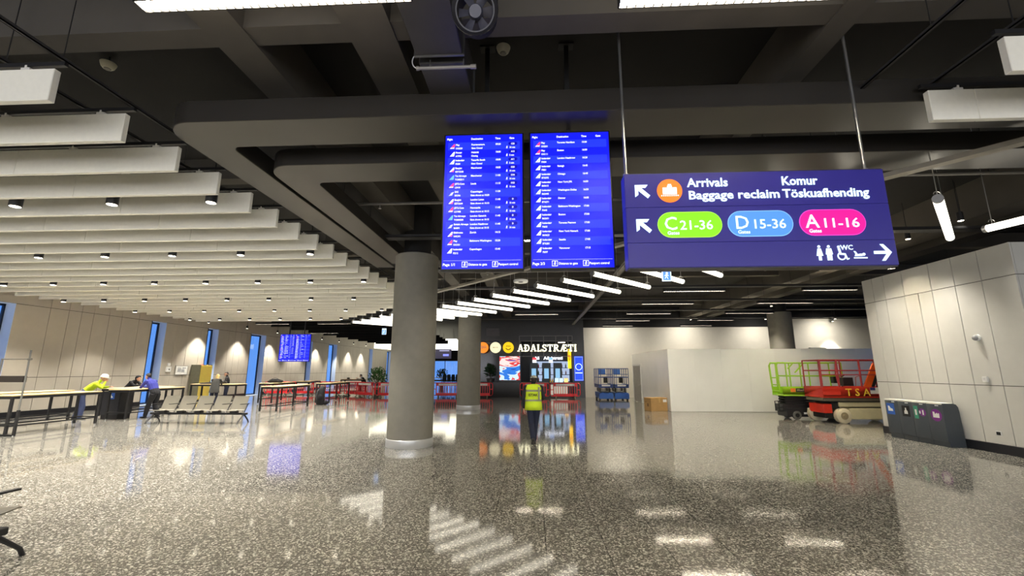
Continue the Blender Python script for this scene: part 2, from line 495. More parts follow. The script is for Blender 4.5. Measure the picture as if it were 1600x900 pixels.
# ---- ventilation ducts: flat satin ducts with rounded elbows
m_duct = mat('satin_grey_duct', (60, 57, 53), 0.33, 0.35, var=0.12, scale=0.9)
def lduct(x_end, ya, yb, xa, xb, y_end, rad, z0, h):
    """runs in from the right, turns at the left corner and runs away; ya<yb near/far edge, xa<xb left/right edge"""
    P = [(x_end, ya)]
    P += [(xa + rad - rad * math.sin(t), ya + rad - rad * math.cos(t)) for t in [PI / 2 * k / 12 for k in range(13)]]
    P += [(xa, y_end), (xb, y_end)]
    r2 = 0.12
    P += [(xb + r2 - r2 * math.cos(t), yb + r2 - r2 * math.sin(t)) for t in [PI / 2 * k / 6 for k in range(7)]]
    P += [(x_end, yb)]
    return MB().prism(P, (0, 0, z0), X_, Y_, (0, 0, h))
tag(lduct(17.5, 4.7, 5.33, -4.75, -4.2, 12.5, 0.42, 4.92, 0.3).build('ventilation_duct', m_duct, bevel=0.008),
    'flat grey duct crossing just behind the beams above the flight screens', 'duct')
tag(lduct(17.5, 5.85, 6.48, -4.1, -3.55, 12.0, 0.42, 4.9, 0.28).build('ventilation_duct', m_duct, bevel=0.008),
    'flat grey duct with a rounded corner ending above the nearest column', 'duct')
# joint flanges stay with the ducts as thin ribs
m_board = mat('dark_duct_board', (52, 50, 48), 0.5)
for (y0, y1, lab) in ((3.3, 4.05, 'nearer half of the dark box duct beside the ceiling fan'), (4.15, 4.86, 'short dark box duct behind the conduit left of the screen poles')):
    t = thing('box_duct', lab, 'duct', (-0.97, 0, 5.2))
    MB().box(-0.27, 0.24, y0, y1, 0, 0.5).build('casing', m_board, t, bevel=0.01)
    MB().box(-0.29, 0.26, y1 - 0.03, y1, -0.012, 0.5).build('flange', mat('galvanised_steel', (120, 120, 120), 0.4, 0.8), t, bevel=0.003)
# ------------------------------------------------------------------ acoustic baffles
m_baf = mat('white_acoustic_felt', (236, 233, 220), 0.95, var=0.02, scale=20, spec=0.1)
m_clip = mat('white_hanger_clip', (215, 212, 205), 0.5)
def baffle(x0, x1, y, label, group):
    t = thing('ceiling_baffle', label, 'ceiling baffle', (x0, y, 4.6), 0, group)
    L_ = x1 - x0
    b = MB(); cuts = [0.0]; c = L_
    while c > 2.4: cuts.append(c - 2.4); c -= 2.4
    cuts = sorted(cuts) + [L_]
    for a, e in zip(cuts[:-1], cuts[1:]): b.box(a + 0.002, e - 0.002, -0.035, 0.035, 0, 0.37)
    b.build('board', m_baf, t, bevel=0.006)
    r = MB().box(-0.05, L_ + 0.08, -0.02, 0.02, 0.415, 0.46)
    r.build('hanging_rail', m_black, t, smooth=False)
    k = MB()
    n = max(2, int(L_ / 1.2))
    for i in range(n):
        x = L_ - 0.35 - i * (L_ - 0.7) / (n - 1)
        k.box(x - 0.05, x + 0.05, -0.022, 0.022, 0.365, 0.4); k.box(x - 0.012, x + 0.012, -0.022, 0.022, 0.4, 0.43)
    k.build('hanger_clip', m_clip, t, smooth=False)
    return t
i = 0; yy = 3.78
while yy < 24.0:
    xe = -5.0 if yy < 17.85 else 12.85 - yy
    baffle(-19.5, xe, yy, 'white hanging ceiling baffle, %s from the front on the left side' % ORD[i], 'white baffles on the left')
    i += 1; yy += 0.8
for k, y_ in enumerate((4.6, 3.8)):
    baffle(4.5, 17.0, y_, ['white hanging ceiling baffle at right, the farther of the two', 'white hanging ceiling baffle cut off by the top right corner'][k], 'white baffles on the right')
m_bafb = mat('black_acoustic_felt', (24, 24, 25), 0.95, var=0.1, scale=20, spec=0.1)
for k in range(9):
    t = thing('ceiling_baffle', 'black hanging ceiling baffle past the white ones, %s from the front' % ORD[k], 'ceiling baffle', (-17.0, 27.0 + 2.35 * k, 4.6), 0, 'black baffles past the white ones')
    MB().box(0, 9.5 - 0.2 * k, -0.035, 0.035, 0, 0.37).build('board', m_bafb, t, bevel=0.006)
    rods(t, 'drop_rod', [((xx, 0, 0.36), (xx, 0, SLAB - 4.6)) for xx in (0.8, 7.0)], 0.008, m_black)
for x0, lab in ((-5.0, 'thin dark rail running above the right ends of the left baffles'), (-5.65, 'thin dark rail running above the left baffles, outer of two'),
                (3.9, 'thin dark rail running away at upper right, inner of two'), (4.66, 'thin dark rail running above the ends of the right baffles')):
    t = thing('suspension_rail', lab, 'rail', (x0, 0, 5.1))
    y1 = 17 if x0 < 0 else 5.6
    r = MB(); r.box(-0.02, 0.02, -2, y1, 0, 0.012); r.box(-0.02, -0.008, -2, y1, 0, 0.04); r.box(0.008, 0.02, -2, y1, 0, 0.04)
    r.build('channel', mat('dull_grey_channel', (72, 70, 70), 0.5, 0.4), t, smooth=False)
    rods(t, 'drop_rod', [((0, -1 + k * 2.4, 0.02), (0, -1 + k * 2.4, SLAB - 5.1)) for k in range(int((y1 + 2) / 2.4))], 0.005, m_black)

# ------------------------------------------------------------------ black cylinder downlights with real spots
def spot(name, loc, watts, angle, blend, rgb, parent=None, rot=(0, 0, 0), r=0.05):
    l = bpy.data.lights.new(name, 'SPOT'); l.energy = watts; l.spot_size = R(angle); l.spot_blend = blend; l.color = rgb; l.shadow_soft_size = r
    o = bpy.data.objects.new(name, l); COL.objects.link(o); o.location = loc; o.rotation_euler = rot
    if parent is not None: o.parent = parent
    return o
WARM = (1.0, 0.93, 0.82)
rows = [6.37, 9.55, 12.8, 16.1, 19.25, 22.55]
proto = None
for ri, yy in enumerate(rows):
    xe = -5.0 if yy < 17.85 else 12.85 - yy
    n = 0
    for j in range(9):
        x = -5.25 - 1.7 * j
        if x > xe - 0.15 or x < -19.4: continue
        lab = 'black cylinder downlight, %s from the right in the %s row of the left field' % (ORD[n], ORD[ri])
        n += 1
        if proto is None:
            proto = thing('downlight', lab, 'downlight', (x, yy, 4.54), 0, 'downlights between the left baffles')
            h = MB().lathe([(0.082, 0.0), (0.082, 0.34), (0.076, 0.345)], 28)
            h.build('housing', m_black, proto)
            MB().lathe([(0.068, -0.004), (0.07, 0.004)], 24).build('lens', m_down, proto)
            MB().cyl((0, 0, 0.34), (0, 0, SLAB - 4.54), 0.01, n=8).build('stem', m_black, proto)
        else:
            dup(proto, (x, yy, 4.54), None, lab)
        spot('downlight_beam', (x, yy, 4.525), SPOT_W, 96, 0.55, WARM)
# wall washers along the left wall and on the white back wall
wash = None
for k in range(8):
    y_ = 25.6 + 3.65 * k
    lab = 'small black wall washer over the left wall, %s along' % ORD[k]
    if wash is None:
        wash = thing('wall_washer', lab, 'wall light', (-20.15, y_, 4.72), 0, 'wall washers along the left wall')
        MB().lathe([(0.06, 0.0), (0.06, 0.2), (0.05, 0.21)], 20).build('housing', m_black, wash)
        MB().lathe([(0.05, -0.003), (0.052, 0.003)], 20).build('lens', m_down, wash)
        MB().cyl((0, 0, 0.2), (0, 0, SLAB - 4.72), 0.01, n=6).build('stem', m_black, wash)
    else: dup(wash, (-20.15, y_, 4.72), None, lab)
    spot('washer_beam', (-20.15, y_, 4.7), WASH_W, 92, 0.5, WARM, rot=(0, R(-13), 0))
t = dup(wash, (20.1, 29.6, 5.05), None, 'small black wall washer above the white back wall at right', 'wall washers at right')
spot('washer_beam', (20.1, 29.6, 5.03), WASH_W, 80, 0.4, WARM, rot=(R(-12), 0, 0))
t = dup(wash, (12.0, 21.9, 5.0), None, 'small black spotlight aimed at the column behind the hoarding', 'wall washers at right')
spot('washer_beam', (12.0, 21.9, 4.98), 300, 80, 0.5, WARM, rot=(R(14), R(10), 0))
for x, y_, w_ in ((9.8, 12.9, 170), (9.8, 11.2, 260), (9.8, 9.8, 170)):
    t = dup(wash, (x, y_, 5.2), None, 'small black wall washer in the ceiling before the panelled right wall', 'wall washers at right')
    spot('washer_beam', (x, y_, 5.18), w_, 95, 0.7, (1, 0.95, 0.85), rot=(0, R(12), 0))

for k, x in enumerate((5.6, 10.4, 15.2, 19.6)):  # washers added to brighten the back wall, no such fittings known
    dup(wash, (x, 28.6, 5.1), None, 'added unseen wall washer before the white back wall, %s from the kiosk' % ORD[k], 'wall washers at right')
    spot('washer_beam', (x, 28.6, 5.08), 190, 150, 1.0, WARM, rot=(R(42), 0, 0), r=0.15)

# ------------------------------------------------------------------ louvred line lights
def line_light(x0, x1, y, z, label, group='louvred line lights'):
    t = thing('line_light', label, 'ceiling light', ((x0 + x1) / 2, y, z), 0, group)
    h = (x1 - x0) / 2
    b = MB(); b.box(-h, h, -0.065, -0.057, 0.0, 0.115); b.box(-h, h, 0.057, 0.065, 0.0, 0.115); b.box(-h, h, -0.065, 0.065, 0.072, 0.09)
    b.box(-h, -h + 0.012, -0.065, 0.065, 0, 0.115); b.box(h - 0.012, h, -0.065, 0.065, 0, 0.115)
    b.build('housing', m_black, t, smooth=False)
    MB().box(-h + 0.012, h - 0.012, -0.056, 0.056, 0.03, 0.05).build('diffuser', m_line, t, smooth=False)
    l = MB(); n = int(2 * h / 0.075)
    for k in range(1, n): xx = -h + 2 * h * k / n; l.box(xx - 0.005, xx + 0.005, -0.056, 0.056, 0.004, 0.03)
    l.build('louvre', m_black, t, smooth=False)
    MB().box(-h + 0.02, h - 0.02, -0.05, 0.05, 0.09, 0.1).build('uplight_diffuser', m_up, t, smooth=False)
    rods(t, 'suspension_wire', [((xx, 0, 0.09), (xx, 0, SLAB - z)) for xx in (-h + 0.3, h - 0.3)], 0.005, m_dark)
    return t
line_light(-3.45, -1.02, 3.08, 5.0, 'bright louvred line light at the top edge, left of the ceiling fan')
line_light(0.78, 3.1, 3.24, 5.0, 'bright louvred line light at the top edge above the blue sign')
LINES = [(12.1, [(7.93, 10.08), (3.1, 5.2)]), (15.4, [(4.72, 6.88), (9.58, 11.44)]), (18.4, [(4.68, 6.87), (9.53, 11.78)]),
         (21.7, [(-0.89, 1.3), (4.74, 6.95), (9.61, 11.96)]), (24.8, [(4.8, 6.7), (9.4, 11.4)]), (27.8, [(4.5, 6.4), (9.4, 11.4)]),
         (-0.2, [(-3.4, -1.0), (0.8, 3.1), (6.0, 8.2)]), (9.0, [(-1.6, 0.6), (2.6, 4.8)]), (25.6, [(-17.1, -15.0), (-13.2, -11.1)]), (32.3, [(-17.2, -15.0), (-9.5, -7.4)])]
side = ['leftmost', 'second from the left', 'third from the left']
nm = {12.1: 'in the row by the panelled right wall', 15.4: 'in the row before the grey duct pair', 18.4: 'in the row over the site hoarding front', 21.7: 'level with the farther column',
      24.8: 'in the last row but one', 27.8: 'in the last row', -0.2: 'in the row above the camera', 9.0: 'in the row behind the flight screens',
      25.6: 'in the row just past the left baffles', 32.3: 'in the row over the red barriers'}
for y_, xs in LINES:
    for q, (a, b_) in enumerate(sorted(xs)):
        line_light(a, b_, y_, 4.62, 'thin louvred line light, %s %s' % (side[q], nm[y_]))

# ------------------------------------------------------------------ hanging tube lights and their track
tr = thing('light_track', 'long grey bar running diagonally above the row of hanging tubes', 'rail', (1.3, 10.75, 4.78))
u = Vector((-0.707, 0.735, 0)).normalized()
MB().bar(-u * 9.6, u * 9.6, 0.16, 0.07).build('bar', mat('tan_grey_bar', (128, 122, 110), 0.6), tr, smooth=False)
rods(tr, 'drop_rod', [(u * k * 2.2 + Z_ * 0.03, u * k * 2.2 + Z_ * (SLAB - 4.78)) for k in (-4, -2, -1, 0, 1, 2, 3, 4)], 0.008, m_dark)
d45 = Vector((1, 1, 0)).normalized()
def tube_light(p, d, L_, label):
    t = thing('tube_light', label, 'hanging light', p, 0, 'hanging tube lights')
    d = Vector(d).normalized()
    MB().cyl(d * 0.05, d * (L_ - 0.05), 0.06, n=20).build('diffuser', m_lamp, t)
    for a, b_ in ((0.0, 0.05), (L_ - 0.05, L_)):
        MB().cyl(d * a, d * b_, 0.064, n=20).build('end_cap', mat('grey_end_cap', (150, 150, 150), 0.4, 0.6), t)
    for a in (0.12, L_ - 0.12):
        w = MB(); q = d * a
        top = 4.91 if (5.83 < p[1] + q.y < 6.5 or 4.68 < p[1] + q.y < 5.35) else SLAB
        w.cyl(q + Z_ * 0.055, q + Z_ * (top - p[2]), 0.006, n=6)
        w.tube([q + Vector((0.05 * math.cos(x), 0, 0.1 + 0.04 * math.sin(x))) for x in [PI * k / 8 for k in range(9)]], 0.005, 5)
        w.build('suspension_wire', m_steel, t)
for i in range(-6, 16):
    p = (1.5 - 0.713 * i, 10.63 + 0.767 * i - (0.004 * i * i if i > 8 else 0), 4.25)
    if -6 < i < -3: lab = 'glowing white hanging tube hidden behind the big blue sign, %s of two' % ('first' if i == -5 else 'second')
    elif i == -6: lab = 'glowing white hanging tube right of the blue sign, seen nearly end on'
    elif i < 0: lab = 'glowing white hanging tube under the blue sign, %s from the left' % ORD[-i]
    elif i < 8: lab = 'glowing white hanging tube, %s in the row running left from the blue sign' % ORD[i]
    else: lab = 'glowing white hanging tube of the far end, %s one past the nearest column' % ORD[i - 8]
    tube_light(p, d45, 2.78, lab)
tube_light((7.85, 7.5, 4.25), (0.3, -1, 0), 2.78, 'glowing white hanging tube cut by the right frame edge above the wall')

# ------------------------------------------------------------------ flight screens
m_scr = emis('screen_blue', (8, 22, 255), SCREEN_E)
m_row = emis('screen_row_blue', (34, 58, 255), SCREEN_E)
m_pill = emis('screen_gate_pill', (0, 0, 190), SCREEN_E)
m_txt = emis('screen_text_white', (235, 240, 255), 0.9)
m_tail_r = emis('tail_pink', (255, 60, 130), 0.9)
m_tail_b = emis('tail_light_blue', (90, 170, 255), 0.9)
m_bez = mat('screen_bezel', (14, 14, 18), 0.3)
P1 = [('Play', 'OG529', 'Fuerteventura', 'Gate Closed', '09:20', 'C25', '10 min', 'r'), ('Finnair', 'AY992', 'Helsinki', 'Closing', '10:00', 'A13', '5 min', 'w'),
      ('Icelandair', 'FI580', 'Tenerife South', 'Gate Closed', '10:00', 'A11', '5 min', 'w'), ('EasyJet', 'EZY2268', 'Manchester', '', '10:55', 'D20', '15 min', 'p'),
      ('Tui Airways', 'TOM2311', 'Manchester', '', '11:05', 'D34', '10 min', 'b'), ('JET2.Com', 'LS410', 'Leeds', '', '11:15', 'D23', '15 min', 'r'),
      ('SAS', 'SK596', 'Copenhagen', 'Gate shown at 10:20', '11:20', '', '', 's'), ('EasyJet', 'EZY2644', 'London Luton', 'Gate shown at 10:10', '11:40', 'D', '15 min', 'p'),
      ('JET2.Com', 'LS1908', 'Newcastle', 'Gate shown at 10:15', '11:45', 'D', '15 min', 'r'), ('Tui Airways', 'TOM4200', 'London Gatwick', 'Gate shown at 10:15', '11:45', 'D', '15 min', 'b'),
      ('British Airways', 'BA891', 'London Heathrow', 'Gate shown at 10:15', '11:45', 'D', '10 min', 's'), ('Edelweiss', 'WK391', 'Zurich', '', '14:15', '', '', 'p'),
      ('Play', 'OG101', 'Baltimore Washington', '', '15:20', '', '', 'r'), ('Icelandair', 'FI212', 'Copenhagen', '', '15:40', '', '', 'w')]
P2 = [('Play', 'OG201', 'Toronto Hamilton', '15:50', 'r'), ('Play', 'OG111', 'Boston', '16:00', 'r'), ('Icelandair', 'FI454', 'London Heathrow', '16:20', 'w'),
      ('Icelandair', 'FI821', 'Raleigh', '16:45', 'w'), ('Icelandair', 'BT6292', 'Chicago', '16:45', 'w'), ('Icelandair', 'B65615', 'New York JFK', '16:50', 'w'),
      ('Icelandair', 'B62445', 'Washington Dulles', '16:50', 'w'), ('Icelandair', 'BT6271', 'Denver', '16:55', 'w'), ('Icelandair', 'FI643', 'Baltimore Washington', '17:00', 'w'),
      ('Icelandair', 'B62631', 'Boston', '17:00', 'w'), ('Icelandair', 'FI603', 'Toronto Pearson', '17:00', 'w'), ('Icelandair', 'B63623', 'New York Newark', '17:00', 'w'),
      ('Icelandair', 'BT6281', 'Seattle', '17:05', 'w'), ('Icelandair', 'FI697', 'Vancouver', '17:15', 'w')]
P2 = [(a, n_, d_, '', t_, '', '', c_) for a, n_, d_, t_, c_ in P2]
def man_icon(mb, cx, cz, s):
    flat(mb, disc(0.16 * s, 10), cx + 0.06 * s, cz + 0.36 * s)
    for a in ([(-0.06, 0.2), (0.12, 0.2), (0.06, -0.12), (-0.08, -0.1)], [(-0.06, -0.05), (0.08, -0.08), (0.24, -0.45), (0.12, -0.45)], [(-0.08, -0.05), (0.03, -0.1), (-0.2, -0.45), (-0.3, -0.42)],
              [(-0.05, 0.18), (-0.3, 0.02), (-0.26, -0.06), (0.0, 0.08)], [(0.08, 0.18), (0.32, 0.0), (0.28, -0.06), (0.05, 0.08)]):
        flat(mb, [(x * s, z * s) for x, z in a], cx, cz)
def ring_square(mb, cx, cz, s, w):
    for a, b_, c_, d_ in ((-s, s, s - w, s), (-s, s, -s, -s + w), (-s, -s + w, -s, s), (s - w, s, -s, s)):
        flat(mb, [(a, c_), (b_, c_), (b_, d_), (a, d_)], cx, cz)
def flight_screen(cx, rows_, page, label, pole_x):
    SW, SH = 0.985, 1.765
    t = thing('flight_screen', label, 'flight information screen', (cx, 5.0, 3.05), 0, 'pair of flight screens')
    b = MB(); b.box(-SW / 2 - 0.018, SW / 2 + 0.018, 0.004, 0.11, -0.022, SH + 0.02)
    b.build('bezel', m_bez, t, bevel=0.006)
    MB().box(-SW / 2, SW / 2, 0.0, 0.006, 0, SH).build('screen', m_scr, t, smooth=False)
    x0 = -SW / 2; top = SH - 0.1; ph = 0.1066
    rb = MB(); pl = MB(); it = []; tw, tr_, tb = MB(), MB(), MB()
    for hx, hs in ((0.02, 'Flight'), (0.33, 'Destination'), (0.64, 'Time'), (0.82, 'Gate')): it.append((hs, x0 + hx, SH - 0.066, 0.036, 'LEFT', 0.014))
    for i, (al, no, de, re, ti, ga, mi_, c_) in enumerate(rows_):
        zt = top - i * ph
        if i % 2 == 0: flat(rb, [(x0 + 0.035, zt), (-x0 - 0.03, zt), (-x0 - 0.03, zt - ph), (x0 + 0.035, zt - ph)], 0, 0, -0.001, 0.001)
        it.append((al, x0 + 0.135, zt - 0.045, 0.033, 'LEFT', 0.016)); it.append((no, x0 + 0.135, zt - 0.093, 0.031, 'LEFT', 0.016))
        it.append((de, x0 + 0.335, zt - 0.045, 0.033, 'LEFT', 0.016)); it.append((ti, x0 + 0.645, zt - 0.045, 0.033, 'LEFT', 0.016))
        if re: it.append((re, x0 + 0.335, zt - 0.093, 0.031, 'LEFT', 0.016))
        if ga:
            flat(pl, stadium(0.115, 0.044, 6), x0 + 0.865, zt - 0.03, -0.002, 0.001)
            it.append((ga, x0 + 0.865, zt - 0.043, 0.03, 'CENTER', 0.016))
        if mi_:
            it.append((mi_, x0 + 0.82, zt - 0.093, 0.03, 'LEFT', 0.016)); man_icon(tw, x0 + 0.79, zt - 0.08, 0.036)
        lx, lz = x0 + 0.06, zt - 0.084
        fin = [(0, 0), (0.055, 0), (0.066, 0.062), (0.05, 0.06)]
        if c_ == 's':
            for q in range(3): flat(tw, [(0.012 * q, 0.016 * q), (0.045 + 0.008 * q, 0.008 + 0.016 * q), (0.048 + 0.008 * q, 0.016 + 0.016 * q), (0.015 + 0.012 * q, 0.009 + 0.016 * q)], lx, lz, -0.002)
        else:
            flat({'r': tr_, 'b': tb}.get(c_, tw), fin, lx, lz, -0.002, 0.001)
            if c_ == 'w': flat(tb, [(0.03, 0.02), (0.048, 0.02), (0.053, 0.04)], lx, lz, -0.0035, 0.001)
            if c_ in 'r': flat(tw, [(0, 0), (0.055, 0), (0.057, 0.014), (0.012, 0.014)], lx, lz, -0.0035, 0.001)
            if c_ == 'p': flat(tr_, [(0.02, 0.0), (0.055, 0), (0.06, 0.03)], lx, lz, -0.0035, 0.001)
    it.append((page, x0 + 0.012, 0.038, 0.046, 'LEFT', 0.016, 0.145))
    it.append(('Distance to gate', x0 + 0.325, 0.04, 0.04, 'LEFT', 0.016, 0.225)); it.append(('Passport control', x0 + 0.69, 0.04, 0.04, 'LEFT', 0.016, 0.235))
    for ic in (0.28, 0.65): ring_square(tw, x0 + ic, 0.055, 0.034, 0.005); man_icon(tw, x0 + ic, 0.055, 0.05)
    flat(tw, [(x0 + 0.02, 0.103), (-x0 - 0.02, 0.103), (-x0 - 0.02, 0.1045), (x0 + 0.02, 0.1045)], 0, 0, -0.001, 0.001)
    rb.build('row_stripe', m_row, t, smooth=False)
    if pl.v: pl.build('gate_pill', m_pill, t, smooth=False)
    tx = texts(it, 0.0012, 0.9); tx.v = [(a, b_ - 0.0035, c_) for a, b_, c_ in tx.v]; tx.merge(tw); tx.build('lettering', m_txt, t, smooth=False)
    tr_.build('pink_tail_logo', m_tail_r, t, smooth=False)
    if tb.v: tb.build('blue_tail_logo', m_tail_b, t, smooth=False)
    p = MB().box(pole_x - 0.03, pole_x + 0.03, 0.115, 0.175, SH * 0.3, SLAB - 3.05)
    p.box(pole_x - 0.14, pole_x + 0.14, 0.105, 0.13, SH * 0.3, SH * 0.8); p.box(pole_x - 0.1, pole_x + 0.1, 0.08, 0.21, SLAB - 3.07, SLAB - 3.05)
    p.build('mounting_pole', m_dark, t, smooth=False)
    return t
fs1 = flight_screen(-0.605, P1, 'Page 1/1', 'blue flight screen reading Page 1/1, left one of the big pair', 0.02)
fs2 = flight_screen(0.485, P2, 'Page 2/3', 'blue flight screen reading Page 2/3, right one of the big pair', 0.0)
for src, dx, lab in ((fs1, 0, 'small distant flight screen over the bar tables, left of its pair'), (fs2, 0.94, 'small distant flight screen over the bar tables, right of its pair')):
    c = dup(src, (-14.62 + dx * 0.98, 25.0, 2.35), 0.1, lab, 'distant pair of flight screens')
    c.scale = (0.9, 0.9, 0.9)

# ------------------------------------------------------------------ big wayfinding sign
m_sign = mat('navy_sign_face', (34, 30, 92), 0.32, var=0.04, emit=(30, 28, 110), estr=0.34)
m_sign_side = mat('navy_sign_edge', (24, 22, 50), 0.4)
sg = thing('wayfinding_sign', 'big navy overhead sign for arrivals, baggage reclaim and gates', 'sign', (2.31, 4.3, 2.875))
b = MB()
for z0, z1 in ((0.0, 0.258), (0.262, 0.643), (0.647, 1.02)): b.box(-1.325, 1.325, 0.0, 0.16, z0, z1)
b.build('panel', m_sign, sg, bevel=0.003)
MB().box(-1.32, 1.32, 0.01, 0.15, -0.012, 1.03).build('sign_edge', m_sign_side, sg, smooth=False)
for xx in (-1.285, 1.21):
    MB().cyl((xx, 0.08, 1.02), (xx, 0.08, SLAB - 2.875), 0.016, n=12).cyl((xx, 0.08, 1.02), (xx, 0.08, 1.06), 0.03, n=12).build('suspension_rod', m_steel, sg)
tx = texts([('Arrivals', -0.675, 0.862, 0.135, 'LEFT', 0.02, 0.42), ('Baggage reclaim', -0.675, 0.725, 0.13, 'LEFT', 0.02, 0.92), ('Komur', 0.285, 0.862, 0.135, 'LEFT', 0.02, 0.36), ('Töskuafhending', 0.285, 0.725, 0.13, 'LEFT', 0.02, 0.86),
            ('C', -0.945, 0.395, 0.2, 'LEFT', 0.004), ('21-36', -0.785, 0.395, 0.14, 'LEFT', 0.006, 0.33), ('Gates', -0.915, 0.343, 0.052, 'LEFT', 0.008),
            ('D', -0.23, 0.395, 0.2, 'LEFT', 0.004), ('15-36', -0.06, 0.395, 0.14, 'LEFT', 0.006, 0.31), ('Gates', -0.205, 0.343, 0.052, 'LEFT', 0.008),
            ('A', 0.475, 0.395, 0.2, 'LEFT', 0.004), ('11-16', 0.63, 0.395, 0.14, 'LEFT', 0.006, 0.34), ('Gates', 0.5, 0.343, 0.052, 'LEFT', 0.008), ('WC', 0.78, 0.158, 0.07, 'LEFT', 0.012)])
tx.v = [(a, y_ - 0.009, c_) for a, y_, c_ in tx.v]
tx.build('lettering', m_letter, sg, smooth=False)
def arrow(mb, cx, cz, ang, L_, w):
    M = lambda x, z: (x * math.cos(ang) - z * math.sin(ang), x * math.sin(ang) + z * math.cos(ang))
    h = L_ / 2
    for poly in ([(-h, -w / 2), (h - w, -w / 2), (h - w, w / 2), (-h, w / 2)], [(h, 0), (h - 0.42 * L_, 0.5 * L_), (h - 0.42 * L_ - w * 1.1, 0.5 * L_), (h - w * 1.35, 0)], [(h, 0), (h - w * 1.35, 0), (h - 0.42 * L_ - w * 1.1, -0.5 * L_), (h - 0.42 * L_, -0.5 * L_)]):
        flat(mb, [M(x, z) for x, z in poly], cx, cz, -0.003, 0.005)
def arrow_nw(mb, cx, cz):
    for poly in ([(-0.075, 0.075), (0.06, 0.075), (0.035, 0.042), (-0.075, 0.042)], [(-0.075, 0.075), (-0.042, 0.042), (-0.042, -0.035), (-0.075, -0.06)], [(-0.06, 0.06), (-0.03, 0.06), (0.08, -0.045), (0.055, -0.075), (-0.06, 0.03)]):
        flat(mb, poly, cx, cz, -0.003, 0.005)
for fn_, a_ in ((arrow_nw, (-1.145, 0.82)), (arrow_nw, (-1.15, 0.44)), (arrow, (1.185, 0.127, 0, 0.17, 0.03))):
    ar = MB(); fn_(ar, *a_); ar.build('arrow', m_letter, sg, smooth=False)
flat(MB(), disc(0.13, 40), -0.86, 0.825, 0, 0.005).build('orange_disc', emis('sign_orange', (255, 110, 10), 0.95), sg, smooth=False)
pk = MB()
for px_, w_, h_ in ((-0.045, 0.045, 0.075), (0.005, 0.05, 0.095), (0.055, 0.045, 0.075)): flat(pk, [(px_ - w_ / 2, -0.04), (px_ + w_ / 2, -0.04), (px_ + w_ / 2, -0.04 + h_), (px_ - w_ / 2, -0.04 + h_)], -0.865, 0.825, -0.006, 0.003)
flat(pk, [(-0.012, 0.05), (0.022, 0.05), (0.022, 0.072), (-0.012, 0.072)], -0.865, 0.825, -0.006, 0.003)
for k in range(9): flat(pk, disc(0.007, 8), -0.945 + k * 0.021, 0.77, -0.006, 0.003)
# man, woman, wheelchair, baby-changing
for cx, wom in ((0.575, True), (0.668, False)):
    flat(pk, disc(0.014, 12), cx, 0.195, -0.003)
    if wom: flat(pk, [(-0.016, 0.175), (0.016, 0.175), (0.032, 0.1), (0.014, 0.1), (0.014, 0.052), (-0.014, 0.052), (-0.014, 0.1), (-0.032, 0.1)], cx, 0, -0.003)
    else: flat(pk, [(-0.024, 0.175), (0.024, 0.175), (0.034, 0.115), (0.024, 0.11), (0.024, 0.052), (0.003, 0.052), (0.003, 0.1), (-0.003, 0.1), (-0.003, 0.052), (-0.024, 0.052), (-0.024, 0.11), (-0.034, 0.115)], cx, 0, -0.003)
flat(pk, disc(0.013, 12), 0.765, 0.19, -0.003)
for k in range(14):
    a0 = R(120) + R(250) * k / 14; a1 = R(120) + R(250) * (k + 1) / 14
    flat(pk, [(0.042 * math.cos(a0), 0.042 * math.sin(a0)), (0.042 * math.cos(a1), 0.042 * math.sin(a1)), (0.03 * math.cos(a1), 0.03 * math.sin(a1)), (0.03 * math.cos(a0), 0.03 * math.sin(a0))], 0.785, 0.094, -0.003)
flat(pk, [(0.755, 0.175), (0.778, 0.175), (0.785, 0.125), (0.825, 0.122), (0.84, 0.07), (0.858, 0.075), (0.852, 0.06), (0.832, 0.055), (0.812, 0.105), (0.768, 0.108)], 0, 0, -0.003)
flat(pk, [(0.9, 0.08), (1.03, 0.08), (1.03, 0.068), (0.9, 0.068)], 0, 0, -0.003); flat(pk, disc(0.015, 12), 1.0, 0.11, -0.003)
flat(pk, [(0.91, 0.092), (0.985, 0.092), (0.98, 0.118), (0.94, 0.112), (0.925, 0.14), (0.905, 0.145), (0.92, 0.115)], 0, 0, -0.003)
pk.build('pictogram', m_letter, sg, smooth=False)
for cx, nm_, rgb in ((-0.68, 'green_gate_pill', (112, 215, 0)), (0.03, 'blue_gate_pill', (66, 125, 235)), (0.745, 'pink_gate_pill', (250, 0, 125))):
    flat(MB(), stadium(0.64, 0.262, 14), cx, 0.45, 0, 0.004).build(nm_, emis('sign_' + nm_, rgb, 0.95), sg, smooth=False)
    flat(MB(), stadium(0.655, 0.277, 14), cx, 0.45, 0, 0.002).build(nm_.replace('pill', 'pill_rim'), emis('rim_' + nm_, tuple(min(255, c_ + 60) for c_ in rgb), 0.8), sg, smooth=False)

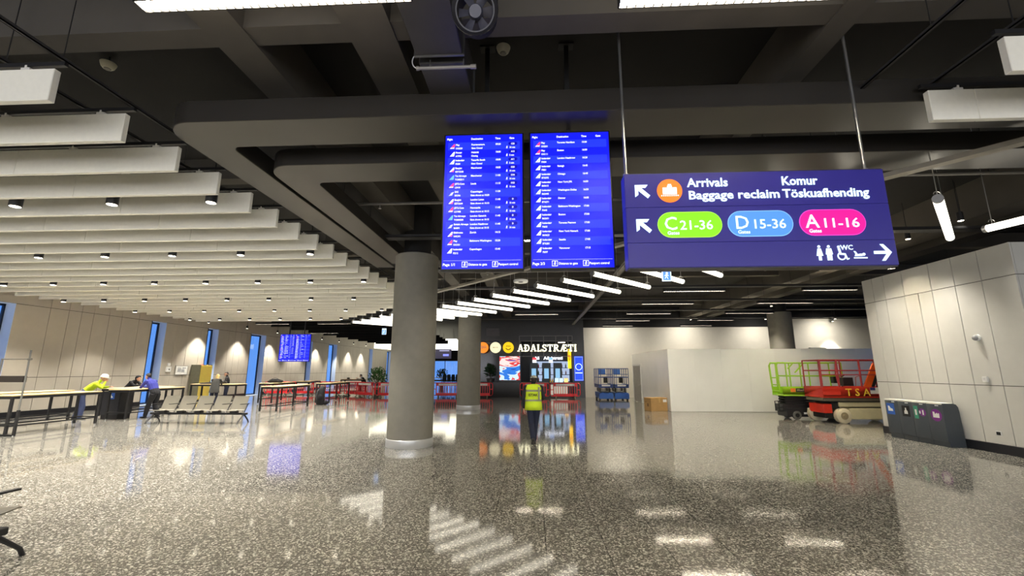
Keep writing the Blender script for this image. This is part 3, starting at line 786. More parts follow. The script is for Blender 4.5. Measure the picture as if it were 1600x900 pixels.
# ------------------------------------------------------------------ services under the dark slab
m_tray = mat('black_cable_tray', (34, 33, 34), 0.5, 0.2)
trn = ['behind the nearest column top', 'over the farther tube lights', 'between the two columns', 'over the farther column', 'before the kiosk', 'over the red barriers']
for k, y_ in enumerate((9.9, 13.3, 16.6, 19.9, 23.3, 27.0)):
    t = thing('cable_tray', 'black cable tray crossing the dark ceiling %s' % trn[k], 'cable tray', (0, y_, 5.0), 0, 'black cable trays')
    xa, xb = (-4.5, 16) if y_ < 21 else (-9, 22)
    b = MB(); b.box(xa, xb, -0.13, 0.13, 0, 0.012); b.box(xa, xb, -0.13, -0.118, 0, 0.07); b.box(xa, xb, 0.118, 0.13, 0, 0.07)
    b.build('tray', m_tray, t, smooth=False)
    MB().tube([(xa, -0.03, 0.04), (xb, -0.03, 0.04)], 0.03, 6).tube([(xa, 0.05, 0.04), (xb, 0.05, 0.04)], 0.025, 6).build('cable', m_dark, t)
    rods(t, 'drop_rod', [((xx, 0, 0), (xx, 0, SLAB - 5.0)) for xx in [xa + 0.5 + q * (xb - xa - 1) / 7 for q in range(8)]], 0.006, m_dark)
t = thing('cable_tray', 'grey cable tray running away above the kiosk, right of the flight screens', 'cable tray', (2.78, 0, 4.9))
b = MB(); b.box(-0.09, 0.09, 7.0, 29.5, 0, 0.015); b.box(-0.09, -0.08, 7.0, 29.5, 0, 0.07); b.box(0.08, 0.09, 7.0, 29.5, 0, 0.07)
b.build('tray', mat('grey_tray', (120, 117, 112), 0.5, 0.3), t, smooth=False)
rods(t, 'drop_rod', [((0, 7.5 + q * 2.3, 0), (0, 7.5 + q * 2.3, SLAB - 4.9)) for q in range(10)], 0.006, m_dark)
for x, y_, z, L_, lab in ((-4.6, 8.4, 5.3, 9, 'thin grey sprinkler pipe crossing behind the rounded duct corner'), (4.5, 7.4, 5.25, 10, 'thin grey sprinkler pipe crossing above the blue sign'), (-3.0, 14.9, 5.3, 14, 'thin grey sprinkler pipe over the farther tubes')):
    t = thing('sprinkler_pipe', lab, 'pipe', (x, y_, z), 0)
    MB().tube([(0, 0, 0), (L_, 0, 0)], 0.03, 10).build('pipe', mat('grey_painted_pipe', (105, 102, 98), 0.5), t)
    rods(t, 'drop_rod', [((0.6 + q * (L_ - 1.2) / 3, 0, 0.02), (0.6 + q * (L_ - 1.2) / 3, 0, SLAB - z)) for q in range(4)], 0.007, m_dark)
    for q in range(3):
        s_ = MB(); s_.cyl((1.4 + q * L_ / 3.4, 0, 0), (1.4 + q * L_ / 3.4, 0, -0.1), 0.014, n=8).cyl((1.4 + q * L_ / 3.4, 0, -0.1), (1.4 + q * L_ / 3.4, 0, -0.108), 0.03, n=10)
        s_.build('sprinkler_head', m_steel, t)

# ceiling fan
fan = thing('ceiling_fan', 'round black axial fan in the dark ceiling above the flight screens', 'fan', (-0.5, 3.4, 5.11))
fan.scale = (0.8, 0.8, 0.8)
Mf = Matrix.Rotation(R(118), 3, 'X')
def TF(mb): mb.v = [tuple(Mf @ Vector(p)) for p in mb.v]; return mb
ring = MB(); n = 40; prof = [(0.21, -0.1), (0.225, -0.1), (0.262, -0.13), (0.27, -0.12), (0.24, -0.08), (0.23, 0.2), (0.205, 0.2)]
V = []; F = []
for r_, z_ in prof:
    for k in range(n): V.append((r_ * math.cos(2 * PI * k / n), r_ * math.sin(2 * PI * k / n), -z_))
for q in range(len(prof)):
    for k in range(n): F.append((q * n + k, q * n + (k + 1) % n, ((q + 1) % len(prof)) * n + (k + 1) % n, ((q + 1) % len(prof)) * n + k))
TF(ring.add(V, F)).build('fan_ring', mat('satin_black_fan', (44, 43, 48), 0.35, 0.3), fan)
TF(MB().lathe([(0.085, -0.08), (0.085, 0.04), (0.07, 0.07)], 24)).build('fan_hub', mat('fan_hub_grey', (70, 70, 84), 0.4), fan)
for k in range(6):
    a = 2 * PI * k / 6; M = Matrix.Rotation(a, 3, 'Z'); bl_ = MB()
    P = [M @ Vector(p) for p in ((0.08, -0.035, -0.02), (0.2, -0.06, -0.035), (0.2, 0.055, 0.035), (0.08, 0.035, 0.03))]
    bl_.add(P + [p + Vector((0, 0, 0.006)) for p in P], [(0, 1, 2, 3), (7, 6, 5, 4), (0, 4, 5, 1), (1, 5, 6, 2), (2, 6, 7, 3), (3, 7, 4, 0)])
    TF(bl_).build('fan_blade', mat('fan_blade_grey', (84, 84, 96), 0.35, 0.3), fan)
rods(fan, 'fan_bracket', [((-0.235, 0.08, 0.0), (-0.235, 0.08, (SLAB - 5.11) / 0.8)), ((0.235, 0.08, 0.0), (0.235, 0.08, (SLAB - 5.11) / 0.8))], 0.012, m_black)
# small conduit light with its cable loop, detectors, exit signs
t = thing('conduit_light', 'slim grey tube fitting with a white cable loop below the dark box ducts', 'light fitting', (-1.25, 4.1, 5.1))
MB().cyl((0, 0, 0), (0.66, 0, 0), 0.018, n=12).cyl((0.0, 0, 0), (0.03, 0, 0), 0.024, n=12).cyl((0.6, 0, 0), (0.66, 0, 0), 0.026, n=12).build('tube', mat('grey_conduit', (150, 146, 140), 0.4, 0.3), t)
MB().tube([(0.02 + 0.07 * math.cos(a), 0, 0.09 + 0.09 * math.sin(a)) for a in [R(270) - R(180) * k / 10 for k in range(11)]], 0.006, 6).build('cable_loop', m_white, t)
MB().cyl((0.15, 0, 0.015), (0.15, 0, 0.1), 0.006, n=6).cyl((0.52, 0, 0.015), (0.52, 0, 0.1), 0.006, n=6).build('bracket', m_steel, t)
for x, y_, lab in ((-5.95, 5.05, 'white round smoke detector on the dark ceiling above the left baffles'), (-0.36, 5.02, 'white round smoke detector on the dark ceiling between the screen poles')):
    t = thing('smoke_detector', lab, 'smoke detector', (x, y_, 6.05))
    MB().lathe([(0.05, -0.035), (0.075, -0.01), (0.09, 0.03), (0.095, 0.05)], 28).build('housing', mat('cream_plastic', (205, 200, 180), 0.5), t)
    MB().lathe([(0.035, -0.045), (0.05, -0.03)], 20).build('sensor_cap', mat('grey_plastic', (120, 116, 108), 0.5), t)
    MB().cyl((0, 0, 0.05), (0, 0, 0.16), 0.012, n=8).build('stem', m_black, t)
t = thing('ceiling_speaker', 'white ring shaped ceiling speaker under the left flight screen', 'speaker', (-0.35, 12.6, 4.45))
MB().lathe([(0.11, 0.0), (0.2, -0.015), (0.22, 0.0), (0.22, 0.05)], 32).build('ring', m_white, t)
MB().lathe([(0.07, -0.006), (0.075, 0.0)], 24).build('cone', mat('dark_grille', (50, 50, 52), 0.6), t)
MB().cyl((0, 0, 0.05), (0, 0, SLAB - 4.45), 0.008, n=6).build('stem', m_dark, t)
m_exit = emis('exit_sign_blue', (60, 120, 220), 1.0)
for (x, y_, z, s_, lab) in ((3.1, 9.8, 3.86, 0.30, 'small blue and white hanging sign just under the big blue sign'), (-8.76, 24.85, 3.9, 0.36, 'small pale blue hanging sign beyond the left baffles'), (-13.0, 61, 4.5, 0.9, 'small far blue hanging sign between the two near columns')):
    t = thing('hanging_sign', lab, 'sign', (x, y_, z))
    MB().box(-s_ * 0.35, s_ * 0.35, 0, 0.03, 0, s_).build('sign_panel', emis('exit_sign_white', (215, 232, 255), 0.75), t, bevel=0.003)
    flat(MB(), [(-s_ * 0.27, s_ * 0.08), (s_ * 0.27, s_ * 0.08), (s_ * 0.27, s_ * 0.75), (-s_ * 0.27, s_ * 0.75)], 0, 0, 0, 0.003).build('blue_field', m_exit, t, smooth=False)
    k = MB(); man_icon(k, -0.02 * s_, s_ * 0.42, s_ * 0.55); k.v = [(a, b_ - 0.004, c_) for a, b_, c_ in k.v]; k.build('pictogram', m_letter, t, smooth=False)
    MB().cyl((0, 0.015, s_), (0, 0.015, SLAB - z), 0.008, n=6).build('stem', m_dark, t)
# ------------------------------------------------------------------ people
m_skin = mat('skin', (205, 158, 132), 0.55, var=0.04)
m_shoe = mat('dark_shoe', (26, 26, 30), 0.5)
def person(label, loc, rz, J, top, bottom, head_rot=(0, 0), shoe=None, bulk=1.0, sleeve=None, curl=0.9):
    """one continuous body: lofted limbs fused into a single surface, clothing colours by limb. Local frame faces +y."""
    t = thing('person', label, 'person', loc, rz)
    mb = MB(); caps = []
    V = {k: Vector(v) for k, v in J.items()}
    def limb(pts, lab, axes=None):
        mb.rings(pts, 14, 0, True, axes)
        for a, b in zip(pts[:-1], pts[1:]): caps.append((Vector(a[0]), Vector(b[0]), (a[1] + b[1]) / 2, lab))
    ball = lambda p, r, lab: (mb.ell(p, (r, r, r), None, 12, 8), caps.append((Vector(p), Vector(p) + Vector((0, 0, 0.001)), r, lab)))
    right = (V['shR'] - V['shL']).normalized()
    pe, ch, ne = V['pelvis'], V['chest'], V['neck']
    B = bulk
    lo = pe - (ch - pe).normalized() * 0.09
    limb([(lo, 0.13 * B, 0.10 * B), (pe, 0.168 * B, 0.122 * B), (pe + (ch - pe) * 0.3, 0.165 * B, 0.118 * B)], 1, right)
    limb([(pe + (ch - pe) * 0.15, 0.165 * B, 0.12 * B), (pe + (ch - pe) * 0.55, 0.16 * B, 0.118 * B), (ch, 0.182 * B, 0.125 * B), (ch + (ne - ch) * 0.55, 0.178 * B, 0.105 * B), (ne - (ne - ch) * 0.12, 0.10 * B, 0.085), (ne, 0.064, 0.064)], 0, right)
    limb([(ne - (ne - ch) * 0.1, 0.058), (ne + (V['head'] - ne) * 0.6, 0.054)], 2)
    H = Matrix.Rotation(head_rot[0], 3, 'Z') @ Matrix.Rotation(head_rot[1], 3, 'X')
    hd = V['head']
    def hp(x, y_, z): return hd + H @ Vector((x, y_, z))
    mb.ell(hp(0, -0.008, 0.018), (0.076, 0.094, 0.102), H, 18, 12); mb.ell(hp(0, 0.022, -0.058), (0.056, 0.066, 0.062), H, 14, 9)
    mb.ell(hp(0, 0.094, -0.018), (0.013, 0.022, 0.024), H, 8, 6); mb.ell(hp(0, 0.078, 0.022), (0.05, 0.014, 0.010), H, 10, 6)
    mb.ell(hp(0, 0.083, -0.062), (0.024, 0.010, 0.008), H, 8, 6); mb.ell(hp(0, 0.07, -0.104), (0.02, 0.016, 0.014), H, 8, 6)
    for s_ in (-1, 1): mb.ell(hp(s_ * 0.078, -0.008, -0.008), (0.012, 0.02, 0.033), H, 8, 6)
    caps.append((hp(0, 0, 0.02), hp(0, 0.02, -0.06), 0.08, 2))
    SL = 0 if sleeve is None else sleeve
    for s_, S in ((-1, 'L'), (1, 'R')):
        sh, el, wr = V['sh' + S], V['el' + S], V['wr' + S]
        ball(sh, 0.066 * B, 0)
        limb([(ne + (sh - ne) * 0.35 - Z_ * 0.02, 0.06), (sh, 0.062 * B)], 0)
        limb([(sh, 0.06 * B), (sh + (el - sh) * 0.5, 0.054 * B), (el, 0.044 * B)], 0); ball(el, 0.046 * B, SL)
        limb([(el, 0.044 * B), (el + (wr - el) * 0.35, 0.044 * B), (wr - (wr - el) * 0.06, 0.034)], SL)
        d = (wr - el).normalized()
        limb([(wr - d * 0.03, 0.027, 0.021), (wr + d * 0.01, 0.026, 0.02)], 2)
        # hand: palm, four fingers of different lengths, a thumb from the side of the palm
        nrm = Vector(J['palm' + S]) if ('palm' + S) in J else -right * s_ * 1.0
        nrm = (nrm - d * nrm.dot(d))
        nrm = nrm.normalized() if nrm.length > 1e-3 else d.orthogonal().normalized()
        side = d.cross(nrm) * (1 if S == 'L' else -1)
        limb([(wr, 0.030, 0.017), (wr + d * 0.05, 0.042, 0.016), (wr + d * 0.088, 0.041, 0.014)], 2, side)
        for q, (off, Lf) in enumerate(((0.031, 0.068), (0.011, 0.078), (-0.010, 0.072), (-0.030, 0.056))):
            p = wr + d * 0.08 + side * off; dd = d.copy(); chain = [(p, 0.0098)]
            for seg in range(3):
                a = curl * (0.25 + 0.28 * seg)
                dd = (d * math.cos(a) + nrm * math.sin(a)).normalized(); p = p + dd * Lf * (0.42, 0.32, 0.26)[seg]; chain.append((p, (0.0096, 0.0092, 0.0084)[seg]))
            mb.rings(chain, 8)
            caps.append((chain[0][0], chain[-1][0], 0.01, 2))
        p0 = wr + d * 0.03 + side * 0.03; p1 = p0 + (d * 0.6 + side * 0.7 + nrm * 0.35).normalized() * 0.036; p2 = p1 + (d * 0.9 + side * 0.2 + nrm * 0.4).normalized() * 0.03
        mb.rings([(p0, 0.014), (p1, 0.0115), (p2, 0.0095)], 8); caps.append((p0, p2, 0.012, 2))
        hi, kn, an = V['hip' + S], V['kn' + S], V['an' + S]
        limb([(hi + Z_ * 0.02, 0.098 * B), (hi + (kn - hi) * 0.35, 0.094 * B), (kn, 0.074 * B)], 1); ball(kn, 0.074 * B, 1)
        limb([(kn, 0.073 * B), (kn + (an - kn) * 0.35, 0.07 * B), (an, 0.06 * B)], 1)
        f = Vector(J.get('ft' + S, (s_ * 0.12, 1, 0))); f = (f - Z_ * f.z * (0 if ('ft' + S) in J else 1)).normalized()
        up = (an - kn).normalized() * -1
        rt = f.cross(Z_).normalized(); dn = rt.cross(f).normalized() * -1
        if dn.z > 0: dn = -dn
        sole = an + dn * 0.055
        limb([(sole - f * 0.075, 0.030, 0.032), (sole - f * 0.04, 0.038, 0.046), (sole + f * 0.06, 0.043, 0.036), (sole + f * 0.14, 0.044, 0.028), (sole + f * 0.185, 0.03, 0.02)], 3, rt)
        limb([(an, 0.042), (an + dn * 0.045, 0.04)], 3)
    me = bpy.data.meshes.new('body'); me.from_pydata(mb.v, [], mb.f)
    bm = bmesh.new(); bm.from_mesh(me); bmesh.ops.recalc_face_normals(bm, faces=bm.faces); bm.to_mesh(me); bm.free()
    o = bpy.data.objects.new('body', me); COL.objects.link(o)
    rm = o.modifiers.new('fuse', 'REMESH'); rm.mode = 'VOXEL'; rm.voxel_size = 0.0085
    sm = o.modifiers.new('soften', 'SMOOTH'); sm.factor = 0.5; sm.iterations = 2
    bpy.context.view_layer.update()
    dg = bpy.context.evaluated_depsgraph_get()
    me2 = bpy.data.meshes.new_from_object(o.evaluated_get(dg))
    bpy.data.objects.remove(o); bpy.data.meshes.remove(me)
    me2.name = 'body'; me2.materials.clear()
    for m_ in (top, bottom, m_skin, shoe or m_shoe): me2.materials.append(m_)
    n = len(me2.polygons); cen = np.empty(n * 3); me2.polygons.foreach_get('center', cen); cen = cen.reshape(-1, 3)
    best = np.full(n, 1e9); lab = np.zeros(n, dtype=np.int32)
    for a, b, r, l in caps:
        a_ = np.array(a); ab = np.array(b) - a_; tt = np.clip(((cen - a_) @ ab) / max(1e-9, ab @ ab), 0, 1)
        dist = np.linalg.norm(cen - (a_ + tt[:, None] * ab), axis=1) - r
        k = dist < best; best[k] = dist[k]; lab[k] = l
    me2.polygons.foreach_set('material_index', lab); me2.polygons.foreach_set('use_smooth', [True] * n)
    o = bpy.data.objects.new('body', me2); COL.objects.link(o); o.parent = t
    return t, hp, H, V
def hair_cap(t, hp, H, m, low=-0.01, back=-0.09, r=(0.083, 0.1, 0.108), name='hair'):
    """hair shell: top and back of the skull"""
    b = MB(); n, q = 20, 10; Vv = []; F = []
    for i in range(q + 1):
        for k in range(n):
            a = 2 * PI * k / n
            fz = 0.5 * (1 + math.sin(a))                 # 1 at the face side
            zmin = (back) * (1 - fz) + (0.065) * fz
            tmax = math.acos(max(-1, min(1, zmin / r[2]))); tt = tmax * i / q
            Vv.append(hp(r[0] * math.sin(tt) * math.cos(a), -0.012 + r[1] * math.sin(tt) * math.sin(a), 0.018 + r[2] * math.cos(tt)))
    for i in range(q):
        for k in range(n): F.append((i * n + k, (i + 1) * n + k, (i + 1) * n + (k + 1) % n, i * n + (k + 1) % n))
    F.append(tuple((q * n + k) for k in range(n)))
    return b.add(Vv, F).build(name, m, t)
m_hair_d = mat('dark_hair', (38, 30, 26), 0.7, var=0.2, scale=60)
m_navy = mat('navy_trousers', (30, 36, 58), 0.85)
m_blackcloth = mat('black_fabric', (28, 28, 32), 0.9)
m_hiviz = mat('fluorescent_yellow_fabric', (196, 222, 30), 0.75, var=0.06, scale=12)
m_refl = mat('grey_reflective_tape', (128, 130, 108), 0.4)

# --- worker walking away in a yellow vest
t, hp, H, V = person('worker in a yellow safety vest walking away across the terrazzo floor', (0.0, 11.5, 0), R(4), {
    'pelvis': (0.0, 0.0, 0.93), 'chest': (0.0, 0.03, 1.27), 'neck': (0.0, 0.05, 1.46), 'head': (0.015, 0.085, 1.585),
    'shL': (-0.195, 0.03, 1.40), 'elL': (-0.265, -0.03, 1.12), 'wrL': (-0.25, 0.04, 0.87), 'shR': (0.195, 0.04, 1.40), 'elR': (0.275, 0.0, 1.14), 'wrR': (0.2, 0.2, 1.05),
    'hipL': (-0.085, 0.0, 0.88), 'knL': (-0.06, -0.05, 0.48), 'anL': (-0.045, -0.36, 0.18), 'ftL': (-0.05, 0.75, -0.6), 'hipR': (0.09, 0.02, 0.88), 'knR': (0.05, 0.09, 0.49), 'anR': (0.02, 0.06, 0.085)},
    mat('black_work_jacket', (26, 24, 34), 0.85), m_navy, head_rot=(0.15, -0.1), bulk=1.0)
hair_cap(t, hp, H, m_hair_d, back=-0.08)
c = MB(); Vv = []
for k in range(12):
    tt = PI / 2 * k / 11
    Vv.append((0.092 * math.sin(tt), 0.075 * math.cos(tt)))
cap = MB().lathe([(max(0.002, a), z_) for a, z_ in Vv], 24); cap.v = [tuple(hp(x, y_ * 1.15 - 0.01, z_ + 0.052)) for x, y_, z_ in cap.v]
cap.build('cap', mat('grey_cap_fabric', (150, 150, 138), 0.8), t)
pk = MB().prism([(0.07 * math.cos(a), 0.085 * math.sin(a)) for a in [PI * k / 10 for k in range(11)]], (0, 0, 0), X_, Y_, (0, 0, 0.008)); pk.v = [tuple(hp(x, y_ + 0.085, z_ + 0.05)) for x, y_, z_ in pk.v]
pk.build('cap_peak', mat('grey_cap_fabric', (150, 150, 138), 0.8), t)
def vest(t, rows, m, name='vest'):
    b = MB().rings(rows, 28, 0, False, (1, 0, 0))
    o = b.build(name, m, t); so = o.modifiers.new('thick', 'SOLIDIFY'); so.thickness = 0.008; so.offset = 1
    return o
rows_v = [((0, 0.0, 0.835), 0.22, 0.165), ((0, 0.0, 0.94), 0.215, 0.16), ((0, 0.015, 1.08), 0.205, 0.15), ((0, 0.03, 1.27), 0.212, 0.152), ((0, 0.035, 1.385), 0.215, 0.135), ((0, 0.04, 1.44), 0.185, 0.115), ((0, 0.045, 1.475), 0.11, 0.09)]
vo = vest(t, rows_v, m_hiviz)
def hoop(z0, z1, e=0.010):
    r0 = [r for r in rows_v]
    def at(z):
        for (p, a, b), (q, c_, d) in zip(r0[:-1], r0[1:]):
            if p[2] <= z <= q[2]:
                f = (z - p[2]) / (q[2] - p[2]); return ((0, p[1] + (q[1] - p[1]) * f, z), a + (c_ - a) * f + e, b + (d - b) * f + e)
    return MB().rings([at(z0), at((z0 + z1) / 2), at(z1)], 28, 0, False, (1, 0, 0))
for z0, z1 in ((1.04, 1.09), (1.29, 1.34)): hoop(z0, z1).build('reflective_strip', m_refl, t)
sp_ = MB().prism([(0.115, 1.08), (0.155, 1.08), (0.155, 1.41), (0.115, 1.41)], (0, -0.135, 0), X_, Z_, (0, 0.12, 0)); sp_.build('shoulder_strip', m_refl, t)
tx = texts([('ISTAK', -0.02, 1.185, 0.092, 'CENTER', 0.02)]); tx.v = [(x, y_ - 0.146, z_) for x, y_, z_ in tx.v]; tx.build('lettering', m_blackcloth, t)

# --- group leaning on the bar tables at left
lean = dict(pelvis=(0, 0, 0.95), chest=(0, 0.27, 1.22), neck=(0, 0.42, 1.37), head=(0, 0.52, 1.47), shL=(-0.19, 0.36, 1.31), shR=(0.19, 0.36, 1.31),
            elL=(-0.21, 0.55, 1.165), wrL=(-0.08, 0.74, 1.19), elR=(0.21, 0.55, 1.165), wrR=(0.1, 0.76, 1.19),
            hipL=(-0.09, 0, 0.9), knL=(-0.11, 0.0, 0.47), anL=(-0.13, -0.12, 0.085), hipR=(0.09, 0, 0.9), knR=(0.11, 0.1, 0.48), anR=(0.13, 0.07, 0.085))
J = dict(lean); J.update(head=(0.0, 0.55, 1.53), wrR=(0.03, 0.62, 1.40), palmL=(0, 0, -1), palmR=(-1, 0, 0.2))
t, hp, H, V = person('worker in a white helmet and yellow jacket leaning on the bar table', (-17.4, 16.15, 0), R(-52), J, m_hiviz, mat('blue_grey_jeans', (62, 72, 108), 0.9), head_rot=(-0.2, -0.25), bulk=1.1)
hl = MB().lathe([(0.128, 0.0), (0.13, 0.012), (0.115, 0.016), (0.112, 0.05), (0.095, 0.095), (0.06, 0.125), (0.003, 0.135)], 32); hl.v = [tuple(hp(x, y_ * 1.12, z_ + 0.035)) for x, y_, z_ in hl.v]
ho = hl.build('safety_helmet', mat('white_helmet', (232, 234, 234), 0.35, var=0.02), t)
pk = MB().prism([(0.09 * math.cos(a), 0.08 * math.sin(a)) for a in [PI * k / 10 for k in range(11)]], (0, 0, 0), X_, Y_, (0, 0, 0.008)); pk.v = [tuple(hp(x, y_ + 0.115, z_ + 0.036)) for x, y_, z_ in pk.v]
pk.build('helmet_peak', mat('white_helmet', (232, 234, 234), 0.35), ho)
fr = MB().ell((0, 0.33, 1.2), (0.1, 0.07, 0.09)); fr.build('dark_jacket_front', m_blackcloth, t)
J = dict(lean); J.update(head=(0.0, 0.46, 1.6), neck=(0, 0.36, 1.46), chest=(0, 0.2, 1.27), shL=(-0.19, 0.3, 1.39), shR=(0.19, 0.3, 1.39), elL=(-0.22, 0.47, 1.175), elR=(0.22, 0.47, 1.175), wrL=(-0.06, 0.64, 1.18), wrR=(0.06, 0.68, 1.18), palmL=(0, 0, -1), palmR=(0, 0, -1),
                         knL=(-0.11, 0.12, 0.49), anL=(-0.12, 0.2, 0.085), knR=(0.11, 0.08, 0.48), anR=(0.16, -0.1, 0.085))
t, hp, H, V = person('person in a blue jumper and black trousers leaning on the bar table', (-14.98, 16.75, 0), R(84), J, mat('royal_blue_jumper', (52, 56, 140), 0.9), m_blackcloth, bulk=1.12)
hair_cap(t, hp, H, m_hair_d, back=-0.06)
J = dict(lean); J.update(palmL=(0, 0, -1), palmR=(0, 0, -1))
t, hp, H, V = person('person in black with a dark hood behind the blue jumper at the table', (-18.42, 18.95, 0), R(-86), J, m_blackcloth, m_navy)
hd = hair_cap(t, hp, H, m_blackcloth, back=-0.11, r=(0.1, 0.118, 0.125), name='hood')
stand = dict(pelvis=(0, 0, 0.95), chest=(0, 0.02, 1.29), neck=(0, 0.03, 1.48), head=(0, 0.06, 1.60), shL=(-0.19, 0.02, 1.41), shR=(0.19, 0.02, 1.41),
             elL=(-0.26, 0.02, 1.13), wrL=(-0.2, 0.22, 1.05), elR=(0.26, 0.02, 1.13), wrR=(0.2, 0.22, 1.05),
             hipL=(-0.09, 0, 0.9), knL=(-0.1, 0.03, 0.48), anL=(-0.11, -0.03, 0.085), hipR=(0.09, 0, 0.9), knR=(0.1, 0.03, 0.48), anR=(0.11, -0.03, 0.085))
J = dict(stand); J.update(pelvis=(0, 0, 0.92), chest=(0, 0.12, 1.23), neck=(0, 0.2, 1.40), head=(0, 0.28, 1.51), shL=(-0.17, 0.14, 1.34), shR=(0.17, 0.14, 1.34), elL=(-0.2, 0.3, 1.14), wrL=(-0.12, 0.5, 1.18), elR=(0.2, 0.3, 1.14), wrR=(0.12, 0.5, 1.18), palmL=(0, 0, -1), palmR=(0, 0, -1))
t, hp, H, V = person('blonde person in a dark grey coat bent over the far bar table', (-16.15, 21.5, 0), R(20), J, mat('dark_grey_coat', (58, 58, 56), 0.9), mat('dark_jeans', (30, 34, 52), 0.9))
m_blond = mat('blond_hair', (206, 172, 110), 0.6, var=0.15, scale=50)
hr = hair_cap(t, hp, H, m_blond, back=-0.09, r=(0.088, 0.108, 0.112))
MB().rings([(hp(0, -0.06, 0.03), 0.075, 0.05), (hp(0, -0.11, -0.1), 0.085, 0.045), (hp(0, -0.12, -0.24), 0.075, 0.035), (hp(0, -0.1, -0.34), 0.04, 0.02)], 16, 0, True, (1, 0, 0)).build('long_hair', m_blond, t)
MB().rings([((0, -0.01, 0.72), 0.235, 0.19), ((0, 0.0, 0.9), 0.205, 0.165), ((0, 0.06, 1.1), 0.19, 0.15), ((0, 0.12, 1.25), 0.2, 0.14)], 24, 0, True, (1, 0, 0)).build('coat_skirt', mat('dark_grey_coat', (58, 58, 56), 0.9), t)
J = dict(stand); J.update(head=(0, 0.09, 1.63))
t, hp, H, V = person('person in a black jacket standing beside the blonde person', (-16.75, 23.2, 0), R(120), J, m_blackcloth, m_navy, head_rot=(0.2, -0.2))
hair_cap(t, hp, H, m_hair_d, back=-0.05)
J = dict(pelvis=(0, 0, 0.83), chest=(0, 0.16, 1.12), neck=(0, 0.25, 1.29), head=(0, 0.34, 1.40), shL=(-0.19, 0.2, 1.22), shR=(0.19, 0.2, 1.22), elL=(-0.22, 0.38, 1.06), wrL=(-0.1, 0.58, 1.2), elR=(0.22, 0.38, 1.06), wrR=(0.1, 0.58, 1.2), palmL=(0, 0, -1), palmR=(0, 0, -1),
         hipL=(-0.09, 0.03, 0.8), knL=(-0.13, 0.44, 0.74), anL=(-0.13, 0.32, 0.36), hipR=(0.09, 0.03, 0.8), knR=(0.13, 0.44, 0.74), anR=(0.13, 0.32, 0.36))
t, hp, H, V = person('person in a grey top and dark vest perched at a table behind the barriers', (-13.0, 33.2, 0), R(88), J, mat('light_grey_top', (176, 178, 180), 0.9), m_blackcloth)
hair_cap(t, hp, H, m_hair_d, back=-0.06)
MB().rings([((0, 0.0, 0.86), 0.19, 0.14), ((0, 0.12, 1.05), 0.185, 0.135), ((0, 0.2, 1.2), 0.19, 0.12), ((0, 0.23, 1.26), 0.12, 0.09)], 20, 0, True, (1, 0, 0)).build('vest', mat('dark_olive_vest', (44, 46, 42), 0.9), t)
st = thing('bar_stool', 'dark bar stool under the person perched behind the barriers', 'stool', (-13.0, 33.2, 0))
MB().lathe([(0.17, 0.0), (0.19, 0.015), (0.19, 0.045), (0.15, 0.06)], 24, (0, 0, 0.655)).build('seat', m_black, st)
for k in range(4):
    a = PI / 4 + k * PI / 2; MB().cyl((0.12 * math.cos(a), 0.12 * math.sin(a), 0.66), (0.22 * math.cos(a), 0.22 * math.sin(a), 0), 0.014, n=8).build('leg', m_black, st)
MB().tube([(0.19 * math.cos(2 * PI * k / 20), 0.19 * math.sin(2 * PI * k / 20), 0.25) for k in range(21)], 0.01, 6).build('foot_ring', m_black, st)

# ------------------------------------------------------------------ bar tables
m_top = mat('light_beech_top', (226, 200, 150), 0.4, var=0.05, scale=4)
m_ply = mat('beech_edge', (205, 178, 130), 0.5)
def bar_table(label, loc, rz=0.0, L_=2.6, Wd=0.84, H_=1.13, item=None):
    t = thing('bar_table', label, 'high table', loc, rz, 'bar height tables at left')
    o = MB().box(-Wd / 2, Wd / 2, -L_ / 2, L_ / 2, H_ - 0.03, H_).build('tabletop', m_top, t, bevel=0.004)
    a = MB(); e = 0.04
    for sx in (-1, 1): a.box(sx * (Wd / 2 - e) - 0.025, sx * (Wd / 2 - e) + 0.025, -L_ / 2 + e, L_ / 2 - e, H_ - 0.11, H_ - 0.03)
    for sy in (-1, 1): a.box(-Wd / 2 + e, Wd / 2 - e, sy * (L_ / 2 - e) - 0.025, sy * (L_ / 2 - e) + 0.025, H_ - 0.11, H_ - 0.03)
    a.build('apron', m_black, t, bevel=0.003)
    for sx in (-1, 1):
        for sy in (-1, 1):
            l = MB().cbox((sx * (Wd / 2 - e), sy * (L_ / 2 - e), (H_ - 0.03 + 0.05) / 2 + 0.0), (0.065, 0.065, H_ - 0.08)).build('leg', m_black, t, bevel=0.004)
            MB().lathe([(0.022, 0.0), (0.022, 0.012), (0.012, 0.016), (0.012, 0.055)], 12, (sx * (Wd / 2 - e), sy * (L_ / 2 - e), 0)).build('levelling_foot', m_steel, l)
    r = MB()
    for sx in (-1, 1): r.box(sx * (Wd / 2 - e) - 0.02, sx * (Wd / 2 - e) + 0.02, -L_ / 2 + e, L_ / 2 - e, 0.24, 0.28)
    for sy in (-1, 1): r.box(-Wd / 2 + e, Wd / 2 - e, sy * (L_ / 2 - e) - 0.02, sy * (L_ / 2 - e) + 0.02, 0.26, 0.30)
    r.build('foot_rail', m_black, t, bevel=0.003)
    return t
bar_table('beech bar table nearest at left, its near end under the steel stand', (-15.4, 13.28, 0), 0, 2.62)
bar_table('beech bar table in the row behind, close to the left wall', (-17.2, 14.0, 0), 0, 2.6)
bar_table('beech bar table with the orange gloves, before the blue jumper', (-15.62, 17.15, 0), 0, 2.62)
bar_table('beech bar table under the elbows of the white helmet worker', (-16.9, 18.1, 0), 0, 2.6)
bar_table('beech bar table with the coats, where the blonde person bends over', (-16.6, 22.4, 0), R(90), 2.5)
bar_table('beech bar table with the dark bag on top, behind the bench end', (-14.9, 24.9, 0), R(0), 2.3)
